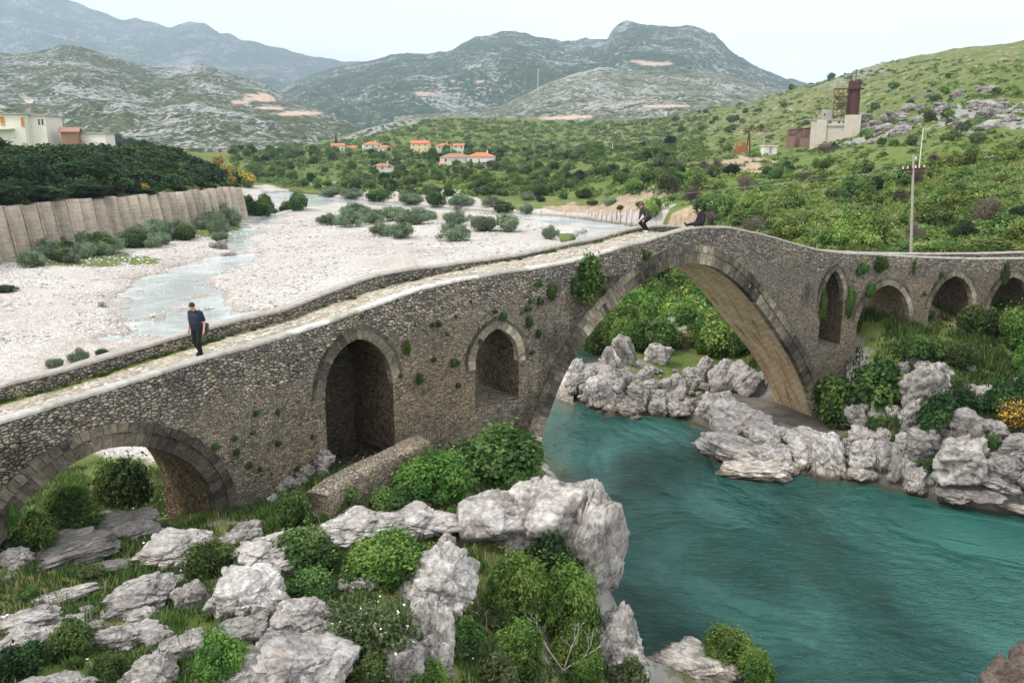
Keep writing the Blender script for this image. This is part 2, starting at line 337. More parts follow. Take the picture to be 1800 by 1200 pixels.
for a in[(1530,592,5.0),(1640,578,5.2),(1790,552,5.4),(1600,645,4.2),(1750,650,4.2),(1700,705,3.4),(1800,790,2.8),(1500,735,.9),(1400,765,.2),(1440,758,.3),(1375,750,.3),(1350,715,.6),(1470,740,.6),(1400,800,.1),(1900,700,3.6),(2200,800,3),(1450,640,3.8),(1590,690,3.4)]:cz(*a)
for a in[(1080,640,54),(1330,655,54),(1200,600,62),(1330,560,72),(1100,540,75),(1200,500,86),(1030,620,60)]:cy(*a)
for a in[(60,40,4.2),(80,50,5.5),(22,70,5.2),(35,62,5.8),(45,60,5.9),(30,30,-1),(-200,300,12),(-300,100,12)]:cp(*a)
_ctl=np.array(_ctl)
def _w(x,y):
    r=np.sqrt(x*x+(y+4)**2);return np.stack([np.arctan2(x,y+4)*1.6,np.log(r+2)],-1)
def _tps(d2):return .5*d2*np.log(d2+1e-12)
_cw=_w(_ctl[:,0],_ctl[:,1]);_n=len(_cw)
def _zs(x,y,z):return z     # heights are interpolated relative to the distance
_rc=np.sqrt(_ctl[:,0]**2+_ctl[:,1]**2)
_val=_ctl[:,2]/(1+_rc/60)
_K=_tps(((_cw[:,None]-_cw[None])**2).sum(-1))+np.eye(_n)*.0015
_A=np.zeros((_n+3,_n+3));_A[:_n,:_n]=_K;_A[:_n,_n]=1;_A[:_n,_n+1:]=_cw;_A[_n:,:_n]=_A[:_n,_n:].T
_coef=np.linalg.solve(_A,np.concatenate([_val,[0,0,0]]))
def land(x,y):
    sh=x.shape;x=x.ravel();y=y.ravel();out=np.empty(len(x))
    for k in range(0,len(x),60000):
        q=_w(x[k:k+60000],y[k:k+60000]);d2=((q[:,None]-_cw[None])**2).sum(-1)
        out[k:k+60000]=(_tps(d2)@_coef[:_n]+_coef[_n]+q@_coef[_n+1:])*(1+np.sqrt(x[k:k+60000]**2+y[k:k+60000]**2)/60)
    return out.reshape(sh)
def ground(x,y,detail=True,full=False):
    x=np.asarray(x,float);y=np.asarray(y,float);h=land(x,y);r=np.hypot(x,y)
    dw=sdf(WALLN,x,y) if False else None
    pl=sdf(PLAT,x,y);d=-pl
    hb=8.4+.42*np.clip(d,0,14)+.006*np.clip(d-14,0,500)-.012*np.clip(y-107,0,100)*(1-sstep(0,30,d))
    pn=np.stack([x,y,0*x],-1);wob=fbm(pn/7,4,61);riv=sdf(RIVER,x,y)+wob*np.where(r>120,1.8,np.where(r>55,4.,1.2));st=sdf(STREAM,x,y)+5.*fbm(pn/6,4,62)
    g=sstep(.3,1.2,h)*0
    # gravel zone: the low flat bed
    grav=(1-sstep(1.9,2.6,h+.35*fbm(np.stack([x*.08,y*.08,0*x],-1),3,5)))*np.where(x<4,sstep(31,38,r+.8*np.minimum(0,x+8)),sstep(50,62,r))
    grav=np.where((x>8)&(y<150),0,grav)
    if detail:
        p=np.stack([x,y,0*x],-1)
        amp=np.clip(r/60,.25,6)*(1-grav*.85)*(1-.5*sstep(500,900,r))
        h=h+amp*(.55*fbm(p/14,4,1)+.0*x)+(1-grav)*.24*fbm(p/1.7,4,2)*(r<120)+ (1-grav)*sstep(120,300,r)*2.2*fbm(p/45,4,9)
        h=h+grav*(.30*fbm(p/7,4,3)+.35*fbm(p/30,3,33))
    nearb=(y<46)&(x<12)
    # river and stream channels
    wr=np.where(r>120,2.,np.where(grav>.5,5.,np.where(nearb,.8,1.6)))
    k=1-sstep(-wr,wr*.35,riv)
    h=h*(1-k)+(-2.2)*k
    ks=1-sstep(-2.5,3.,st);h=h*(1-ks)+(.28+.5*np.clip(fbm(pn/2.6,4,63),-.2,1))*ks*(1-k)+h*ks*k
    fx,fy=bxy(MFOOT,0.);gx,gy=bxy(MFOOT,BW);tt=np.clip(((x-fx)*(gx-fx)+(y-fy)*(gy-fy))/BW**2,-.3,1.2);df=np.hypot(x-fx-tt*(gx-fx),y-fy-tt*(gy-fy))
    q1,q2=bxy(MFOOT+1.,0.);al=np.maximum(0,(x-fx)*(q1-fx)+(y-fy)*(q2-fy)-1.2)
    h=np.minimum(h,.25+.42*np.maximum(0,df-1.2)+.12*wob+al*1.3)
    ex=np.maximum(0,x-22)*.35+np.maximum(0,118-r)*.4;h=np.minimum(h,np.where(riv>0,1.0+.11*riv+ex+np.maximum(0,riv-25)*.25,1e3))
    kp=sstep(0,1.0,d-.7)
    h=h*(1-kp)+(hb+ (.5*fbm(np.stack([x/6,y/6,0*x],-1),3,4) if detail else 0))*kp
    if full:return h,grav*(1-kp),riv,st,kp
    return h
def gz(x,y):return float(ground(np.array([float(x)]),np.array([float(y)]))[0])
GG={}
def gfast(x,y,key='Z'):
    x=np.asarray(x,float);y=np.asarray(y,float);r=np.hypot(x,y);t=np.arctan2(x,y);rr,th=GG['rr'],GG['th']
    i=np.clip(np.interp(r,rr,np.arange(len(rr))),0,len(rr)-1.001);j=np.clip(np.interp(t,th,np.arange(len(th))),0,len(th)-1.001)
    a=i.astype(int);b=j.astype(int);fi=i-a;fj=j-b;Z=GG[key]
    return Z[a,b]*(1-fi)*(1-fj)+Z[a+1,b]*fi*(1-fj)+Z[a,b+1]*(1-fi)*fj+Z[a+1,b+1]*fi*fj
def hit(u,v,lift=0.,ymin=8,ymax=1500):
    """first point where the view ray comes down to the ground (+lift)"""
    r=ray(u,v);Y=np.geomspace(ymin,ymax,2500);k=Y/r[1];x=r[0]*k;z=CH+r[2]*k;g=np.maximum(gfast(x,Y),-.25)+lift
    i=np.argmax(z<=g) if (z<=g).any() else len(Y)-1
    return np.array([x[i],Y[i],g[i]-lift])
def build_ground():
    th=np.concatenate([np.linspace(-68,-38,50)[:-1],np.linspace(-38,38,900),np.linspace(38,68,50)[1:]]);th=np.radians(th)
    rr=np.concatenate([np.geomspace(4,14,50)[:-1],np.geomspace(14,75,420)[:-1],np.geomspace(75,1600,420)])
    R,T=np.meshgrid(rr,th,indexing='ij');X=R*np.sin(T);Y=R*np.cos(T)
    Z,grav,riv,st,kp=ground(X,Y,full=True)
    # zones
    tan=np.zeros_like(Z);rock=np.zeros_like(Z)
    p=np.stack([X,Y,0*X],-1)
    GG.update(rr=rr,th=th,Z=Z,gr=grav,riv=riv,st=st)
    rock=.5*(1-sstep(38,50,R))*(1-sstep(6,14,X))
    rb=.8*sstep(9,1,np.where(riv>0,riv,0))*(X>0)*(Y<57);rock=np.maximum(rock,rb)
    _fx,_fy=bxy(MFOOT,1.8);rock=np.maximum(rock,1.3*(1-sstep(3,6.5,np.hypot(X-_fx,Y-_fy))))
    hillr=sstep(120,260,R)*(X>30)*.42;rock=np.maximum(rock,hillr)
    rock=np.maximum(rock,.30*sstep(500,800,R))
    # grass verge by the retaining wall
    gr=grav.copy()
    def blob(u,v,z,rx,ry):
        a=atz(u,v,z);return 1-sstep(.7,1.1,np.hypot((X-a[0])/rx,(Y-a[1])/ry)+.25*fbm(p/3,3,8))
    gr*=1-blob(155,455,1.4,11,9);gr*=1-.9*blob(330,405,1.4,10,22)
    fs=sdf([P2(600,349,.2),P2(800,368,.2),P2(1000,382,.2),P2(1160,400,.2),P2(1160,395,1.5),P2(1000,374,1.5),P2(850,359,2),P2(790,340,2.5),P2(640,332,2.5),P2(570,338,2)],X,Y)
    gr=np.maximum(gr,(1-sstep(-1,5,fs+3*fbm(p/9,3,2)))*(X<40)*(R>140))
    tan=np.maximum(tan,.72*blob(1010,365,3,26,26)*(R>140))
    tan=np.maximum(tan,.42*sstep(60,75,R)*(X>14)*(R<140));tan=np.maximum(tan,.47*sstep(250,420,R)*(X>60))
    for(u,v,Yd,rx,ry)in[(1275,285,245,16,14),(1420,272,290,22,14),(1335,300,225,6,26),(1480,268,260,10,12),(1180,388,150,8,14),(1230,385,118,8,12),(1700,640,52,9,4)]:
        a=atY(u,v,Yd);tan=np.maximum(tan,(.95 if Yd>60 else .6)*(1-sstep(.6,1.1,np.hypot((X-a[0])/rx,(Y-a[1])/ry)+.3*fbm(p/5,3,8))))
    for(u,v,Yd,rx,ry)in[(1540,235,260,22,16),(1720,190,235,20,34),(1760,215,200,16,18),(1660,215,255,14,20),(1790,260,150,8,12),(1490,130,610,30,50),(650,222,870,60,60),(620,238,840,60,40)]:
        a=atY(u,v,Yd);rock=np.maximum(rock,(.62 if v<140 else .9)*(1-sstep(.6,1.15,np.hypot((X-a[0])/rx,(Y-a[1])/ry)+.4*fbm(p/8,3,8))))
    zone=np.stack([gr,tan,rock],-1).reshape(-1,3)
    V=np.stack([X,Y,Z],-1).reshape(-1,3);Fc=grid_faces(*X.shape)[:,::-1]
    fm=gr.reshape(-1)[Fc].mean(1)>.5
    far=(R.reshape(-1)[Fc].mean(1)>75)&~fm
    for nm,sel in(('gravel_riverbed',fm),('riverbank_ground',~fm&~far),('valley_ground',far)):
        f=Fc[sel];u,inv=np.unique(f,return_inverse=True)
        o=mk(nm,V[u],inv.reshape(-1,4),M['ground'],None,{'zone':zone[u]},True);meta(o,kind='structure')
build_ground()
# ---------------------------------------------------------------- water
def water_mat(name,deep,shallow,rip,foam=0.,streamy=False):
    t=NT(name);p=t.pos()
    w=t.vadd(p,t.noise(p,.09,3,.5,0,True),5.)
    flow=t.noise(t.map(w,(1,.55,1),(0,0,.5)),.13,5,.55,.35);fine=t.noise(t.map(p,(1,2.2,1),(0,0,.45)),1.9,4,.62,1.);ff=t.noise(t.map(p,(1,1.8,1),(0,0,.45)),6.5,3,.6,.5)
    c=t.mix(t.ramp(flow,[(.38,0),(.62,1)]),deep,shallow)
    dz=t.attr('depth');c=c if foam else t.mix(t.math('SUBTRACT',1.,dz),c,(.075,.085,.05))
    if foam:
        fm=t.ramp(t.math('ADD',t.math('MULTIPLY',fine,.6),t.math('MULTIPLY',flow,.4)),[(.64-foam*.06,0),(.72-foam*.05,.65)])
        c=t.mix(fm,c,(.66,.69,.69))
    md=t.noise(t.map(w,(1,1.5,1),(0,0,.7)),.9,4,.6,.3);h=t.math('ADD',t.math('MULTIPLY',fine,.55),t.math('MULTIPLY',ff,.2));h=t.math('ADD',h,t.math('MULTIPLY',md,.7));h=t.math('ADD',h,t.math('MULTIPLY',flow,1.6))
    am=t.ramp(t.noise(p,.11,4,.6,.5),[(.38,.18),(.62,1)]);h=t.math('MULTIPLY',h,am)
    b=t.bump(h,1.,rip)
    t.set(c,.07,b,.5);t.b.inputs['IOR'].default_value=1.33
    return t.m
M['water']=water_mat('river_water',(.004,.040,.033),(.026,.108,.092),.60)
M['stream']=water_mat('stream_water',(.29,.325,.305),(.45,.475,.455),.30,1.8)
def water_sheet(name,poly,z,mat,grow=2.,dens=1.2):
    x0,y0=np.min(poly,0)-grow;x1,y1=np.max(poly,0)+grow
    # polar-ish adaptive grid
    th=np.radians(np.linspace(-68,62,420));rr=np.geomspace(6,460,420)
    R,T=np.meshgrid(rr,th,indexing='ij');X=R*np.sin(T);Y=R*np.cos(T)
    d=sdf(poly,X,Y);g=ground(X,Y);dep=sstep(0.,2.0,z-g)
    Fc=grid_faces(*X.shape)[:,::-1];keep=(d.reshape(-1)[Fc].min(1)<grow)
    f=Fc[keep];u,inv=np.unique(f,return_inverse=True)
    V=np.stack([X,Y,X*0+z],-1).reshape(-1,3)[u]
    V[:,2]+=np.clip((np.hypot(V[:,0],V[:,1])-100)/100,0,1)*.15
    return meta(mk(name,V,inv.reshape(-1,4),mat,None,{'depth':dep.reshape(-1)[u]},True),kind='structure')
ROK=np.array(RIVER)
nearR=[p for p in RIVER if p[1]<66 or (p[0]>3 and p[1]<110)]
water_sheet('river_water',np.array([p for p in RIVER]),0.0,M['water'],2.5)
_fr=[(-3,95),(4,115)]+RIVER[18:38]+[(33,150),(24,112)]
water_sheet('shallow_river_water',np.array(_fr),.12,M['stream'],3)
water_sheet('stream_water',np.array(STREAM),.52,M['stream'],2.5)
# ---------------------------------------------------------------- mountains
def mountain(name,prof,D,foot,back,mat,zfoot,amp,seed,scars=(),nrow=150,ncol=420,rid=1.):
    """prof: silhouette as (u,v) seen from the viewpoint, put at distance D"""
    prof=np.array(prof,float);ang=(prof[:,0]-900)/F
    e=np.array([ (atY(u,v,D)[2]) for u,v in prof]);
    th=np.linspace(ang[0],ang[-1],ncol);top=np.interp(th,ang,e)
    t=np.linspace(0,1,nrow);yy=np.concatenate([foot+(D-foot)*t,D+(back-D)*np.linspace(0,1,30)[1:]])
    Y,T=np.meshgrid(yy,th,indexing='ij');X=T*Y
    prog=np.clip((Y-foot)/(D-foot),0,1);fall=np.clip((Y-D)/(back-D),0,1)
    shape=np.where(Y<=D,prog**1.25*(1-.0*prog),1-fall*.8)
    tw=top[None,:]
    p=np.stack([X,Y,0*X],-1)
    n=fbm(p/amp[0],6,seed)*.6+ (ridged(p/(amp[0]*.6),5,seed+3)-.35)*.5*rid
    lim=np.clip(1-prog,0,1)**.5*np.clip(prog*6,0,1)
    Z=zfoot+(tw-zfoot)*shape+n*amp[1]*(lim*.95+.05)
    Z=np.where(Y>D,zfoot+(tw-zfoot)*shape+n*amp[1]*.05-fall*20,Z)
    # keep the crest the highest line seen
    lim2=CH+(tw-CH)*(Y/D)*.985;Z=np.where(Y<D*.995,np.minimum(Z,lim2+n*amp[1]*.03),Z)
    Z+=np.where(Y<=D,1,0)*fbm(p/(amp[0]*.05),3,seed+8)*amp[1]*.05*prog
    Z[0]-=80;sc=np.zeros_like(Z)
    U=900+X/Y*F;
    for(x,y,z,r)in ():pass
    Pv=np.stack([X,Y,Z],-1)
    zc=Pv[...,1]*_c-(Pv[...,2]-CH)*_s;vv=600+F*(-Pv[...,1]*_s-(Pv[...,2]-CH)*_c)/zc
    for(u,v,ru,rv)in scars:
        dd=np.hypot((U-u)/ru,(vv-v)/rv)+.55*fbm(p/(amp[0]*.06),3,seed+5);sc=np.maximum(sc,1-sstep(.6,1.,dd))
    o=mk(name,Pv.reshape(-1,3),grid_faces(*X.shape)[:,::-1],mat,None,{'scar':sc.reshape(-1)},True);return meta(o,kind='structure')
mountain('blue_mountain',[(-900,60),(-500,-10),(-200,-60),(0,-70),(90,-50),(165,-2),(215,18),(250,35),(282,32),(310,40),(332,48),(365,37),(392,42),(415,60),(428,58),(450,70),(510,83),(560,98),(620,108),(665,106),(720,118),(800,125),(1000,140)],8500,4200,11500,M['mtA'],150,(1700,310),11)
mountain('central_mountain',[(420,215),(500,165),(560,132),(620,115),(660,108),(700,97),(760,95),(800,90),(830,68),(880,55),(905,52),(950,64),(985,71),(1030,67),(1058,68),(1068,48),(1090,36),(1130,45),(1160,48),(1200,46),(1235,60),(1262,88),(1300,112),(1350,135),(1410,150),(1470,158),(1600,170),(1800,180)],4800,1900,7000,M['mtC'],60,(800,190),23,scars=[(1140,112,36,4),(1110,108,18,3),(846,143,11,3),(752,165,30,4),(770,150,12,3)],nrow=200,ncol=600)
mountain('karst_mountain',[(-900,40),(-400,70),(-200,85),(0,92),(70,96),(110,92),(150,79),(170,80),(230,99),(300,120),(350,117),(382,112),(430,130),(490,150),(520,172),(560,188),(600,207),(650,232),(700,245)],2300,950,3600,M['mtB'],14,(420,70),31,scars=[(475,172,34,9),(540,200,50,4),(440,180,20,3),(490,190,30,3)],nrow=220,ncol=620)
mountain('pale_karst_slope',[(700,205),(800,196),(880,188),(950,152),(1000,130),(1050,118),(1100,126),(1180,120),(1250,127),(1330,150),(1380,166),(1420,182),(1500,195),(1600,200)],2600,1150,4000,M['mtD'],26,(420,70),43,scars=[(985,208,40,3.5),(1010,205,34,3.5),(1160,187,46,2.5),(1165,218,12,2)],nrow=200,ncol=520)
# ---------------------------------------------------------------- stone bridge
from mathutils.geometry import delaunay_2d_cdt
def masonry(name,kind):
    t=NT(name);p=t.attr('szo','Vector');z=t.attr('zone','Color');sp=t.n('ShaderNodeSeparateColor');t.l(z,sp.inputs[0])
    dark,cob,warm=sp.outputs[0],sp.outputs[1],sp.outputs[2]
    w=t.vadd(p,t.noise(p,3,2,.5,0,True),.10);q=t.map(w,(1,1,1.85))
    A=t.vor(q,6.1,'F1',1,'Color');Ae=t.vor(q,6.1,'DISTANCE_TO_EDGE',1)
    B=t.vor(t.map(w,(1,1,1.9)),9.,'F1',.95,'Color');Be=t.vor(t.map(w,(1,1,1.9)),9.,'DISTANCE_TO_EDGE',.95)
    ra=t.sep(A,0);rb=t.sep(A,1);sa=t.sep(B,0)
    ca=t.ramp(ra,[(0,(.145,.135,.122)),(.3,(.205,.194,.176)),(.55,(.26,.246,.222)),(.8,(.33,.30,.255)),(.93,(.38,.32,.23)),(1,(.46,.44,.41))])
    cb=t.ramp(sa,[(0,(.12,.11,.096)),(.4,(.24,.222,.195)),(.75,(.34,.30,.24)),(1,(.46,.43,.37))])
    fn=t.noise(p,9,5,.7);fn2=t.noise(p,30,3,.7)
    ja=t.ramp(Ae,[(0,.36),(.045,.56),(.13,1)]);jb=t.ramp(Be,[(0,.34),(.06,.66),(.18,1)])
    ca=t.mix(1,ca,ja,'MULTIPLY');cb=t.mix(1,cb,jb,'MULTIPLY')
    sel=t.ramp(t.math('ADD',t.math('MULTIPLY',t.math('SUBTRACT',t.noise(p,.9,6,.75),.5),2.4),cob),[(.42,0),(.56,1)])
    mort=t.mix(fn,(.19,.168,.138),(.35,.32,.27));cb=t.mix(t.ramp(t.noise(p,2.6,6,.72),[(.42,0),(.62,.62)]),cb,mort)
    c=t.mix(sel,cb,ca)
    c=t.mix(.5,c,t.mix(1,c,t.ramp(fn,[(.3,.62),(.7,1.3)]),'MULTIPLY'));c=t.mix(.5,c,t.mix(1,c,t.ramp(fn2,[(.3,.6),(.7,1.35)]),'MULTIPLY'))
    c=t.mix(t.math('MULTIPLY',warm,.6),c,t.mix(1,c,(1.5,1.12,.66),'MULTIPLY'))
    c=t.mix(1,c,(1.18,1.17,1.15),'MULTIPLY')
    # black biological streaking, runs down the wall
    sk=t.noise(t.map(p,(2.2,1,.32)),1.5,6,.7,.3)
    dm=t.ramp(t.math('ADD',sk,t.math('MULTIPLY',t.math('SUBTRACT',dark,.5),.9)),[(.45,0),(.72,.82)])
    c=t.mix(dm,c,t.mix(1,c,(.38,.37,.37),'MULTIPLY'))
    pale=t.ramp(t.noise(p,12,4,.8,.4),[(.64,0),(.70,.55)]);c=t.mix(t.math('MULTIPLY',pale,.5),c,(.42,.40,.37))
    c=t.mix(1,c,t.ramp(t.noise(p,.35,5,.65),[(.3,(.72,.72,.74)),(.5,(1.,.97,.92)),(.7,(1.3,1.2,1.05))]),'MULTIPLY')
    hA=t.math('MULTIPLY',t.ramp(Ae,[(0,0),(.10,.75),(.3,1)]),1.);hB=t.ramp(Be,[(0,.3),(.12,.8),(.3,1)])
    h=t.mix(sel,hB,hA);h=t.math('ADD',h,t.math('MULTIPLY',fn,.35))
    b=t.bump(h,1.,.12);b=t.bump(fn2,.5,.02,b)
    return t.set(c,.95,b,.08)
M['rubble']=masonry('rubble_masonry','r')
def vault_mat():
    t=NT('vault_stone');p=t.attr('szo','Vector');d=t.attr('zone','Color');sp=t.n('ShaderNodeSeparateColor');t.l(d,sp.inputs[0])
    p=t.vadd(p,t.noise(p,1.7,3,.6,0,True),.16)
    br=t.n('ShaderNodeTexBrick');t.l(t.map(p,(1,1,1)),br.inputs['Vector']);br.inputs['Scale'].default_value=1.;br.inputs['Mortar Size'].default_value=.03;br.inputs['Brick Width'].default_value=.62;br.inputs['Row Height'].default_value=.23
    br.inputs['Color1'].default_value=(.54,.41,.25,1);br.inputs['Color2'].default_value=(.74,.61,.43,1);br.inputs['Mortar'].default_value=(.07,.05,.03,1)
    st=t.noise(t.map(p,(1.9,.22,1)),1.6,6,.7,.3);n=t.noise(p,1.1,6,.7)
    c=t.mix(.5,br.outputs['Color'],t.ramp(n,[(.3,(.36,.22,.10)),(.5,(.58,.42,.24)),(.7,(.72,.60,.44))]))
    c=t.mix(t.ramp(st,[(.5,0),(.66,.75)]),c,(.16,.10,.05));c=t.mix(t.ramp(t.noise(t.map(p,(1.6,.3,1)),2.3,4,.6),[(.56,0),(.7,.55)]),c,(.44,.26,.09))
    c=t.mix(sp.outputs[0],c,t.mix(1,c,(.20,.185,.175),'MULTIPLY'))
    c=t.mix(t.ramp(t.noise(p,.8,5,.75,.8),[(.62,0),(.67,.7)]),c,(.045,.04,.035))
    b=t.bump(br.outputs['Fac'],-1.,.05);b=t.bump(t.noise(p,7,5,.7),.8,.04,b)
    return t.set(c,.92,b,.1)
M['vault']=vault_mat()
def vous_mat():
    t=NT('voussoir_stone');p=t.attr('szo','Vector');ti=t.attr('tint')
    c=t.ramp(ti,[(0,(.045,.041,.037)),(.3,(.10,.09,.078)),(.6,(.20,.178,.145)),(.85,(.34,.305,.245)),(1,(.48,.43,.35))])
    n=t.noise(p,2.6,7,.75,.3);c=t.mix(1,c,t.ramp(n,[(.32,(.36,.35,.34)),(.5,(1.,.97,.9)),(.68,(1.6,1.45,1.2))]),'MULTIPLY')
    c=t.mix(t.ramp(t.noise(p,8,4,.8),[(.6,0),(.68,.5)]),c,(.36,.34,.30))
    return t.set(c,.93,t.bump(t.noise(p,5,6,.75),1.,.09),.1)
M['vous']=vous_mat()
def cop_mat():
    t=NT('coping_mortar');p=t.pos();ti=t.attr('tint')
    c=t.mix(t.math('MULTIPLY',ti,t.ramp(t.noise(p,2.2,6,.75),[(.38,.25),(.55,1)])),t.ramp(t.noise(p,5,6,.72),[(.3,(.20,.185,.16)),(.7,(.40,.375,.33))]),t.ramp(t.noise(p,6,5,.7),[(.3,(.42,.40,.37)),(.6,(.64,.62,.59))]))
    c=t.mix(t.ramp(t.noise(p,1.6,6,.8),[(.58,0),(.68,.6)]),c,(.13,.12,.10))
    return t.set(c,.95,t.bump(t.noise(p,16,5,.7),.6,.03),.1)
M['coping']=cop_mat()
def deck_mat():
    t=NT('cobbled_walkway');p=t.attr('szo','Vector');g=t.attr('tint')
    w=t.vadd(p,t.noise(p,2,2,.5,0,True),.12);q=t.map(w,(1,1.5,1))
    A=t.vor(q,4.2,'F1',.95,'Color');e=t.vor(q,4.2,'DISTANCE_TO_EDGE',.95)
    c=t.ramp(t.sep(A,0),[(0,(.26,.225,.17)),(.5,(.44,.395,.32)),(1,(.66,.62,.54))])
    c=t.mix(1,c,t.ramp(e,[(0,.4),(.1,1)]),'MULTIPLY')
    dirt=t.noise(p,1.1,6,.7,.3);c=t.mix(t.ramp(dirt,[(.45,0),(.6,.7)]),c,(.40,.34,.25))
    gn=t.math('ADD',t.math('MULTIPLY',t.math('SUBTRACT',t.noise(p,2.2,6,.75),.5),1.5),g)
    gc=t.ramp(t.noise(p,14,4,.7),[(.3,(.05,.085,.02)),(.7,(.19,.21,.05))])
    c=t.mix(t.ramp(gn,[(.5,0),(.62,1)]),c,gc)
    b=t.bump(t.ramp(e,[(0,0),(.2,1)]),.9,.05);b=t.bump(t.noise(p,20,4,.7),.5,.02,b)
    return t.set(c,.95,b,.08)
M['deck']=deck_mat()
def W3(s,z,off=0.):
    x,y=bxy(s,off);return np.stack([x,y,np.asarray(z,float)+0*x],-1)
def arch2(sc,a,zs,zc,e=.0,zb=None,n=28):
    R=a+e;hh=math.sqrt(R*R-e*e);t1=math.acos(e/R);P=[]
    for i in range(n+1):
        t=t1*i/n;P.append((sc+e-R*math.cos(t),zs+R*math.sin(t)*(zc-zs)/hh))
    P=P+[(2*sc-x,z) for x,z in P[-2::-1]]
    if zb is not None and zb<zs-.05:
        m=max(1,int((zs-zb)/.3));P=[(sc-a,zb+(zs-zb)*i/m) for i in range(m)]+P+[(sc+a,zs-(zs-zb)*(i+1)/m) for i in range(m)]
    return np.array(P)
MPX=[(950,775),(962,735),(975,690),(1010,620),(1035,585),(1060,555),(1085,530),(1110,508),(1135,489),(1160,475),(1190,463),(1225,458),(1260,468),(1285,485),(1305,503),(1330,531),(1350,560),(1372,590),(1392,622),(1410,655),(1422,688),(1431,717),(1438,745)]
_mp=np.array([face_at(u,v) for u,v in MPX]);_d=np.concatenate([[0],np.cumsum(np.hypot(*np.diff(_mp,axis=0).T))])
_q=np.linspace(0,_d[-1],110);_ms=_sm(np.interp(_q,_d,_mp[:,0]),9);_mz=_sm(np.interp(_q,_d,_mp[:,1]),9)
ML,MR=(_ms[0],_mz[0]),(_ms[-1],_mz[-1])
MAIN=np.array([(ML[0]-1.0,-1.6),(ML[0]-.75,.3),(ML[0]-.4,1.9)]+list(zip(_ms,_mz))+[(MR[0]+.15,-.4),(MR[0]+.2,-1.6)])
print('main arch',ML,MR,max(_mz),'top',btop(30.),btop(3.),[face_at(*q) for q in((10,975),(240,785),(390,905),(575,805),(630,598),(692,745),(877,583),(838,715),(1482,478),(1575,505),(1697,488))])
ARCH=[('flood',arch2(-7.6,1.6,5.5,7.0,.15,1.5),.4,1),
 ('A1',arch2(2.55,3.3,4.4,7.55,.35,1.6),.42,2),('A2',arch2(11.75,1.45,7.3,9.25,.2,4.3),.36,1),
 ('A3',arch2(18.15,1.13,7.5,8.80,.75,5.55),.34,1),('M',MAIN,.52,2),
 ('B1',arch2(41.85,.84,7.4,9.25,.9,4.75),.26,1),('B2',arch2(45.85,2.0,5.6,8.15,.25,3.5),.32,1),('B3',arch2(51.1,1.78,6.2,8.42,.35,3.5),.32,1),
 ('B4',arch2(56.0,1.75,6.0,8.1,.25,3.5),.32,1),('B5',arch2(61.3,1.8,6.0,8.0,.2,3.5),.32,1),('B6',arch2(67,1.8,6.0,7.8,.2,3.5),.32,1)]
FARP=[(0,669),(100,646),(200,616),(345,575),(450,549),(500,538),(540,521),(600,498),(650,481),(700,471),(770,463),(830,455),(900,446),(950,435),(1000,424),(1040,417),(1070,408),(1100,400),(1130,396),(1165,394)]
FARR=[(1560,443),(1620,444),(1720,443.5),(1790,441)]
_fp=[face_at(u,v,BW) for u,v in FARP];_fr2=[face_at(u,v,BW) for u,v in FARR]
_fs=[-17.,-8.]+[a for a,_ in _fp]+list(np.arange(_fp[-1][0]+2,_fr2[0][0]-1,1.5))+[a for a,_ in _fr2]+[62.,90.]
_fz=[btop(-17)+.05,btop(-8.)+.05]+[b for _,b in _fp]+[float(btop(s))-.18 for s in np.arange(_fp[-1][0]+2,_fr2[0][0]-1,1.5)]+[b for _,b in _fr2]+[btop(62.)-.05,btop(90.)]
_fzs=_sm(np.interp(_ss,_fs,_fz),9)
def ftop(s):return np.interp(s,_ss,_fzs)
def deckz(s):return np.minimum(btop(s)-.42,ftop(s)-.42)
_k=sstep(15,21,_ss)*(1-sstep(29,33,_ss));_dk=_sm(np.minimum(btop(_ss)-.40,ftop(_ss)-.50)*(1-_k)+np.minimum(btop(_ss)-.13,ftop(_ss)-.21)*_k,9)
def deckz(s):return np.interp(s,_ss,_dk)
def zone_attr(s,z,off=0):
    s=np.asarray(s);z=np.asarray(z);p=np.stack([s,z,0*s],-1);n=fbm(p/1.6,4,6);bt=btop(s)
    dark=.22+.5*n
    def bl(cs,cz,rs,rz):return np.exp(-(((s-cs)/rs)**2+((z-cz)/rz)**2))
    # streaked black on the haunch left of the main arch, dark patch above the first arch
    inm=np.clip(1-np.abs((s-22)-(z-7)*.9)/3.2,0,1);dark+=.75*inm*(z<10.5)
    dark+=.45*bl(9.,7.0,2.2,1.6)+.35*bl(3,8.2,3,.8)+.4*bl(0,6.5,1.5,1.5)+.3*bl(39.5,7,1.2,2)
    dark-=.5*bl(10,5.2,2.6,1.2)+.3*bl(15,6.6,2,1.4)
    dark-=.4*sstep(1.0,.2,bt-z)
    cob=.15+.75*sstep(1.9,1.0,bt-z+.5*n)+.55*sstep(4.5,1.5,s)+.25*sstep(24,40,s)*0
    cob=np.where(s>38,cob*.55,cob)
    warm=.25*bl(10,5.4,3,1.6)+.55*bl(15.5,6.8,2.6,2.)+.5*bl(20.2,4.2,.7,1.6)+.3*(s>42)*(z<8)
    return np.clip(np.stack([dark,cob,warm],-1),0,1)
BR=empty('stone_arch_bridge',tuple(W3(30.,1.,BW/2)))
meta(BR,'long grey rubble stone bridge with one tall arch over the turquoise river','bridge')
def wobj(name,V,Fc,mat,szo,zone=None,tint=None,smooth=False,parent=None):
    at={'szo':szo}
    if zone is not None:at['zone']=zone
    if tint is not None:at['tint']=tint
    V=np.asarray(V)-np.array(BR.location)
    return mk(name,V,Fc,mat,parent or BR,at,smooth)
def relief(s,z,sc=1.):
    p=np.stack([s,z*1.4,0*s],-1);return .035*fbm(p*2.4,3,12)+.03*fbm(p*.5,3,13)
